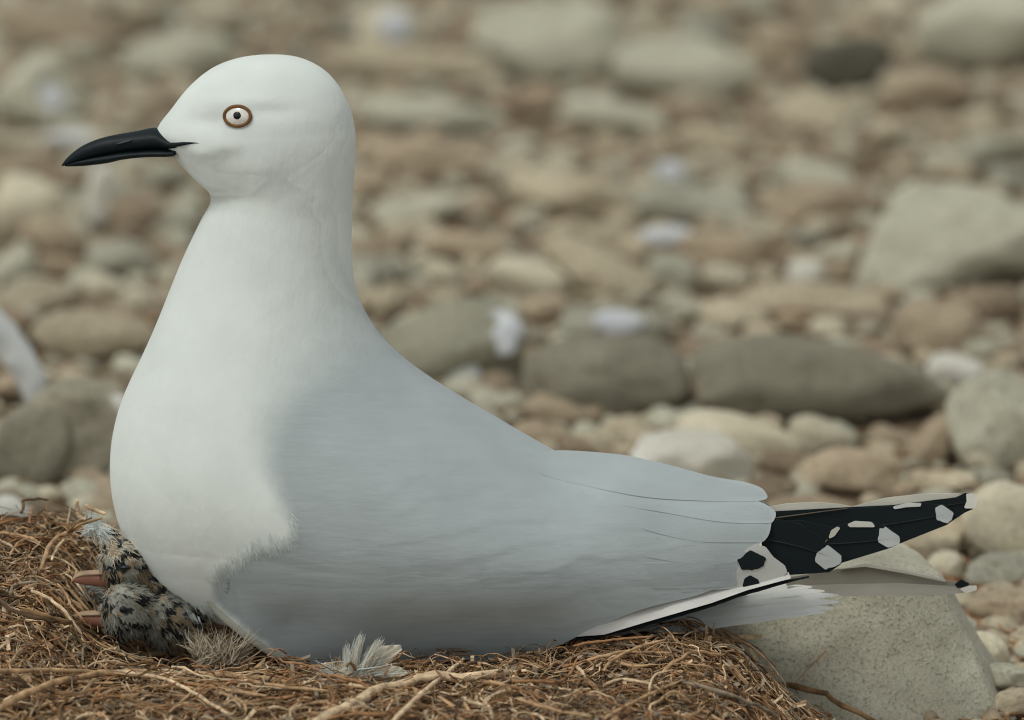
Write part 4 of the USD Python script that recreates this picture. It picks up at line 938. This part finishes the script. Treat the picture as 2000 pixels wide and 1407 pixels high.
# ------------------------------------------------------------------ two chicks pressing under the gull's breast
def chick(label, head, hr, bodyc, br, bill, eye, seed, extra=()):
    hd, bd = at(*head), at(*bodyc)
    ch = thing('gull_chick', label, 'chick', (bd[0], bd[1], bd[2] - br), 'downy chicks in the nest')
    S = manifold3d.Manifold.sphere
    parts_ = [S(hr, 48).translate(tuple(hd)), manifold3d.Manifold.batch_hull([S(hr * 0.72, 40).translate(tuple(hd * 0.7 + bd * 0.3)), S(br, 48).translate(tuple(bd))])]
    for (x, y, Y, r) in extra: parts_.append(manifold3d.Manifold.batch_hull([S(r, 24).translate(tuple(at(x, y, Y))), S(hr * 0.6, 24).translate(tuple(hd))]))
    m = manifold3d.Manifold.batch_boolean(parts_, manifold3d.OpType.Add).refine_to_length(7).to_mesh()
    tm = trimesh.Trimesh(m.vert_properties[:, :3], m.tri_verts); trimesh.smoothing.filter_taubin(tm, iterations=25)
    v, n = np.array(tm.vertices), np.array(tm.vertex_normals)
    v = v + n * ((meshkit.fbm(v / 18, 2, seed) - 0.5) * 7)[:, None]
    def mottle(p):
        s = meshkit.fbm(p / 12, 2, seed + 3); b = meshkit.fbm(p / 30, 2, seed + 7)
        return s, b
    s, b = mottle(v)
    c = np.where((s > 0.55)[:, None], (0.02, 0.022, 0.022), np.where((b > 0.52)[:, None], (0.30, 0.235, 0.155), (0.34, 0.335, 0.285)))
    obj('body', v, tm.faces, DOWN_SKIN, ch, tint=c)
    hrng = np.random.default_rng(seed)
    pts, fi = trimesh.sample.sample_surface(tm, 5200, seed=seed)
    nn = tm.face_normals[fi]; s, b = mottle(pts)
    g = {0: [], 1: [], 2: [], 3: []}
    for p, d, si, b_i in zip(pts, nn, s, b):
        if d[1] > 0.55: continue
        pe = proj(p)
        if math.hypot((pe[0] - eye[0]) / (eye[2] + 9), (pe[1] - eye[1]) / (eye[3] + 7)) < 1 and d[1] < 0: continue
        k = 0 if si > 0.55 else (1 if b_i > 0.53 else 2)
        if p[2] > hd[2] + hr * 0.35 and k != 0 and hrng.random() < 0.8: k = 3
        ln = hrng.uniform(6, 13) * (1.5 if k == 3 else 1)
        t = np.linspace(0, 1, 4)[:, None]
        dd = d * 0.5 + hrng.normal(0, 0.3, 3) + np.array([0.45, -0.05, -0.35])
        g[k].append(p + dd / np.linalg.norm(dd) * ln * t + np.array([0.1, 0, -0.3]) * ln * t ** 2)
    for k, (mt, nm) in enumerate(((H_BLACK, 'dark_down'), (H_BUFF, 'buff_down'), (H_GREY, 'grey_down'), (H_CREAM if seed % 2 else H_GREY, 'pale_down'))):
        if g[k]: tag(curves(nm, g[k], [hrng.uniform(1.3, 2.4) for _ in g[k]], mt, ch), kind='stuff')
    (x0, y0, x1, y1), Yb = bill, head[2] - 6
    hgt = y1 - y0
    top = [(x0, y0 + hgt * 0.55), (x0 + 10, y0 + hgt * 0.22), (x0 + 25, y0 + hgt * 0.05), (x0 + 45, y0), (x1 + 22, y0 - 2)]
    bot = [(x0, y0 + hgt * 0.62), (x0 + 12, y0 + hgt * 0.78), (x0 + 30, y0 + hgt * 0.9), (x1, y1), (x1 + 22, y1 + 4)]
    w_ = [(x0, 2), (x0 + 12, 8), (x0 + 35, 12), (x1 + 22, 18)]
    bb = obj('beak', *beak(top, bot, w_, 'c', CHICK_BILL, Yb), CHICK_BILL, ch)
    mid = [(a, b + hgt * 0.24 + 0.6) for a, b in top]
    rt = [(a, b - 1.2) for a, b in top]; rw = [(a, w * 0.98 + 1) for a, w in w_]
    obj('beak_ridge', *beak(rt, mid, rw, 'c', CHICK_BILL_TOP, Yb), CHICK_BILL_TOP, bb)
    ev_ = trimesh.creation.icosphere(2, 1.0)
    ec = at(eye[0], eye[1], head[2] - math.sqrt(max(hr ** 2 - (eye[0] - head[0]) ** 2 - (eye[1] - head[1]) ** 2, 25)) - 9)
    obj('eye', ev_.vertices * [eye[2], 6, eye[3]] + ec, ev_.faces, PUPIL, ch)
    return ch
chick('upper downy chick with a pale crown, its pinkish beak higher on the straw', (243, 1102, -60), 50, (330, 1165, -30), 66, (143, 1101, 202, 1132), (245, 1109, 11, 4.5), 101, ((205, 1036, -50, 12),))
chick('lower downy chick with black spots, its pinkish beak resting lower on the straw', (246, 1192, -110), 52, (335, 1205, -60), 62, (141, 1169, 204, 1200), (240, 1191, 7, 7), 102)

# ------------------------------------------------------------------ shed feathers on the nest rim
def fluff(name, label, centre, spread, n, lens_, mats, seed, spine=None, cat='feather', Y=None):
    P0 = on_nest(*centre) if Y is None else at(*centre, Y)
    th = thing(name, label, cat, P0)
    r = np.random.default_rng(seed); Yc = P0[1] - 14
    if spine:
        for k, (o, wd_) in enumerate(spine):
            c = smooth_line(o, 24); d = np.gradient(c, axis=0); nrm = np.c_[-d[:, 1], d[:, 0]] / np.linalg.norm(d, axis=1, keepdims=True)
            w = (np.interp(np.linspace(0, 1, 24), [0, 0.3, 0.75, 1], [0.25, 0.9, 1, 0.3]) * wd_)[:, None]
            v, f, P = blade(shapely.Polygon(np.vstack([c + nrm * w, (c - nrm * w)[::-1]])), 4, lambda p, k=k, Yc=Yc: Yc - 8 * k - 0.05 * (p[:, 0] - centre[0]) + 1.5 * np.sin(p[:, 0] / 3.0 + p[:, 1] / 2), 2, 1, 3)
            obj('vane', v, f, FEATHER, th, tint=shade(P, (0.60, 0.55, 0.44), 0.18, k + seed))
    for mi, mt in enumerate(mats):
        lines, wd_ = [], []
        for k in range(n // len(mats)):
            j = r.integers(len(spread)); sx, sy, tx, ty, jit = spread[j]
            st = np.linspace(0, 1, 6); L_ = r.uniform(*lens_)
            b0 = np.array([sx, sy]) + r.normal(0, jit, 2); e0 = b0 + (np.array([tx, ty]) - [sx, sy]) * L_ + r.normal(0, jit * 1.1, 2)
            pp = b0 + (e0 - b0) * st[:, None] + np.outer(st * (1 - st), r.normal(0, 12, 2))
            lines.append(at(pp[:, 0], pp[:, 1], Yc + r.normal(0, 9) * np.ones(6) - 6 * st)); wd_.append(r.uniform(1.0, 2.2))
        tag(curves('barbs', lines, wd_, mt, th), kind='stuff')
fluff('shed_feather', 'fluffy cream shed feather leaning on the gull\'s wing at the nest rim', (690, 1335), [(665, 1350, 672, 1300, 9), (672, 1335, 700, 1305, 10), (690, 1322, 752, 1280, 8), (700, 1326, 790, 1318, 7), (662, 1328, 620, 1308, 6), (660, 1345, 655, 1375, 8), (690, 1310, 704, 1240, 3), (712, 1308, 742, 1252, 4), (680, 1312, 678, 1262, 3)], 900, (0.5, 1.05), (H_CREAM, H_WHITE), 5,
      [([(668, 1350), (700, 1315), (740, 1284), (784, 1265)], 17), ([(690, 1335), (730, 1322), (770, 1312), (800, 1322)], 11), ([(652, 1368), (660, 1340), (674, 1312), (688, 1296)], 15)])
fluff('shed_feather', 'buff fluffy down tuft in front of the gull\'s breast below the chicks', (430, 1275), [(400, 1275, 385, 1250, 10), (430, 1280, 435, 1250, 12), (455, 1285, 480, 1262, 9), (420, 1285, 395, 1300, 8)], 700, (0.5, 1.2), (H_CREAM, H_BUFF), 6, Y=-215)
fluff('shed_feather', 'small white down wisp caught on the straw behind the upper chick', (190, 1030), [(185, 1030, 175, 1010, 6), (192, 1036, 210, 1050, 7), (180, 1034, 168, 1040, 5)], 260, (0.5, 1.1), (H_WHITE,), 8)
fluff('shed_feather', 'grey-white fluff lying between the two chicks\' beaks', (160, 1152), [(150, 1155, 180, 1150, 8), (165, 1155, 200, 1158, 7)], 240, (0.4, 1.1), (H_GREY, H_WHITE), 12)
c = at(1350, 1238, -60)
v, f = stone_shape(22, 16, 13, 77, 3)
tag(obj('pebble', v + c, f, STONE['white'], base=c - [0, 0, 13]), 'small white pebble on the nest under the white tail', 'stone')
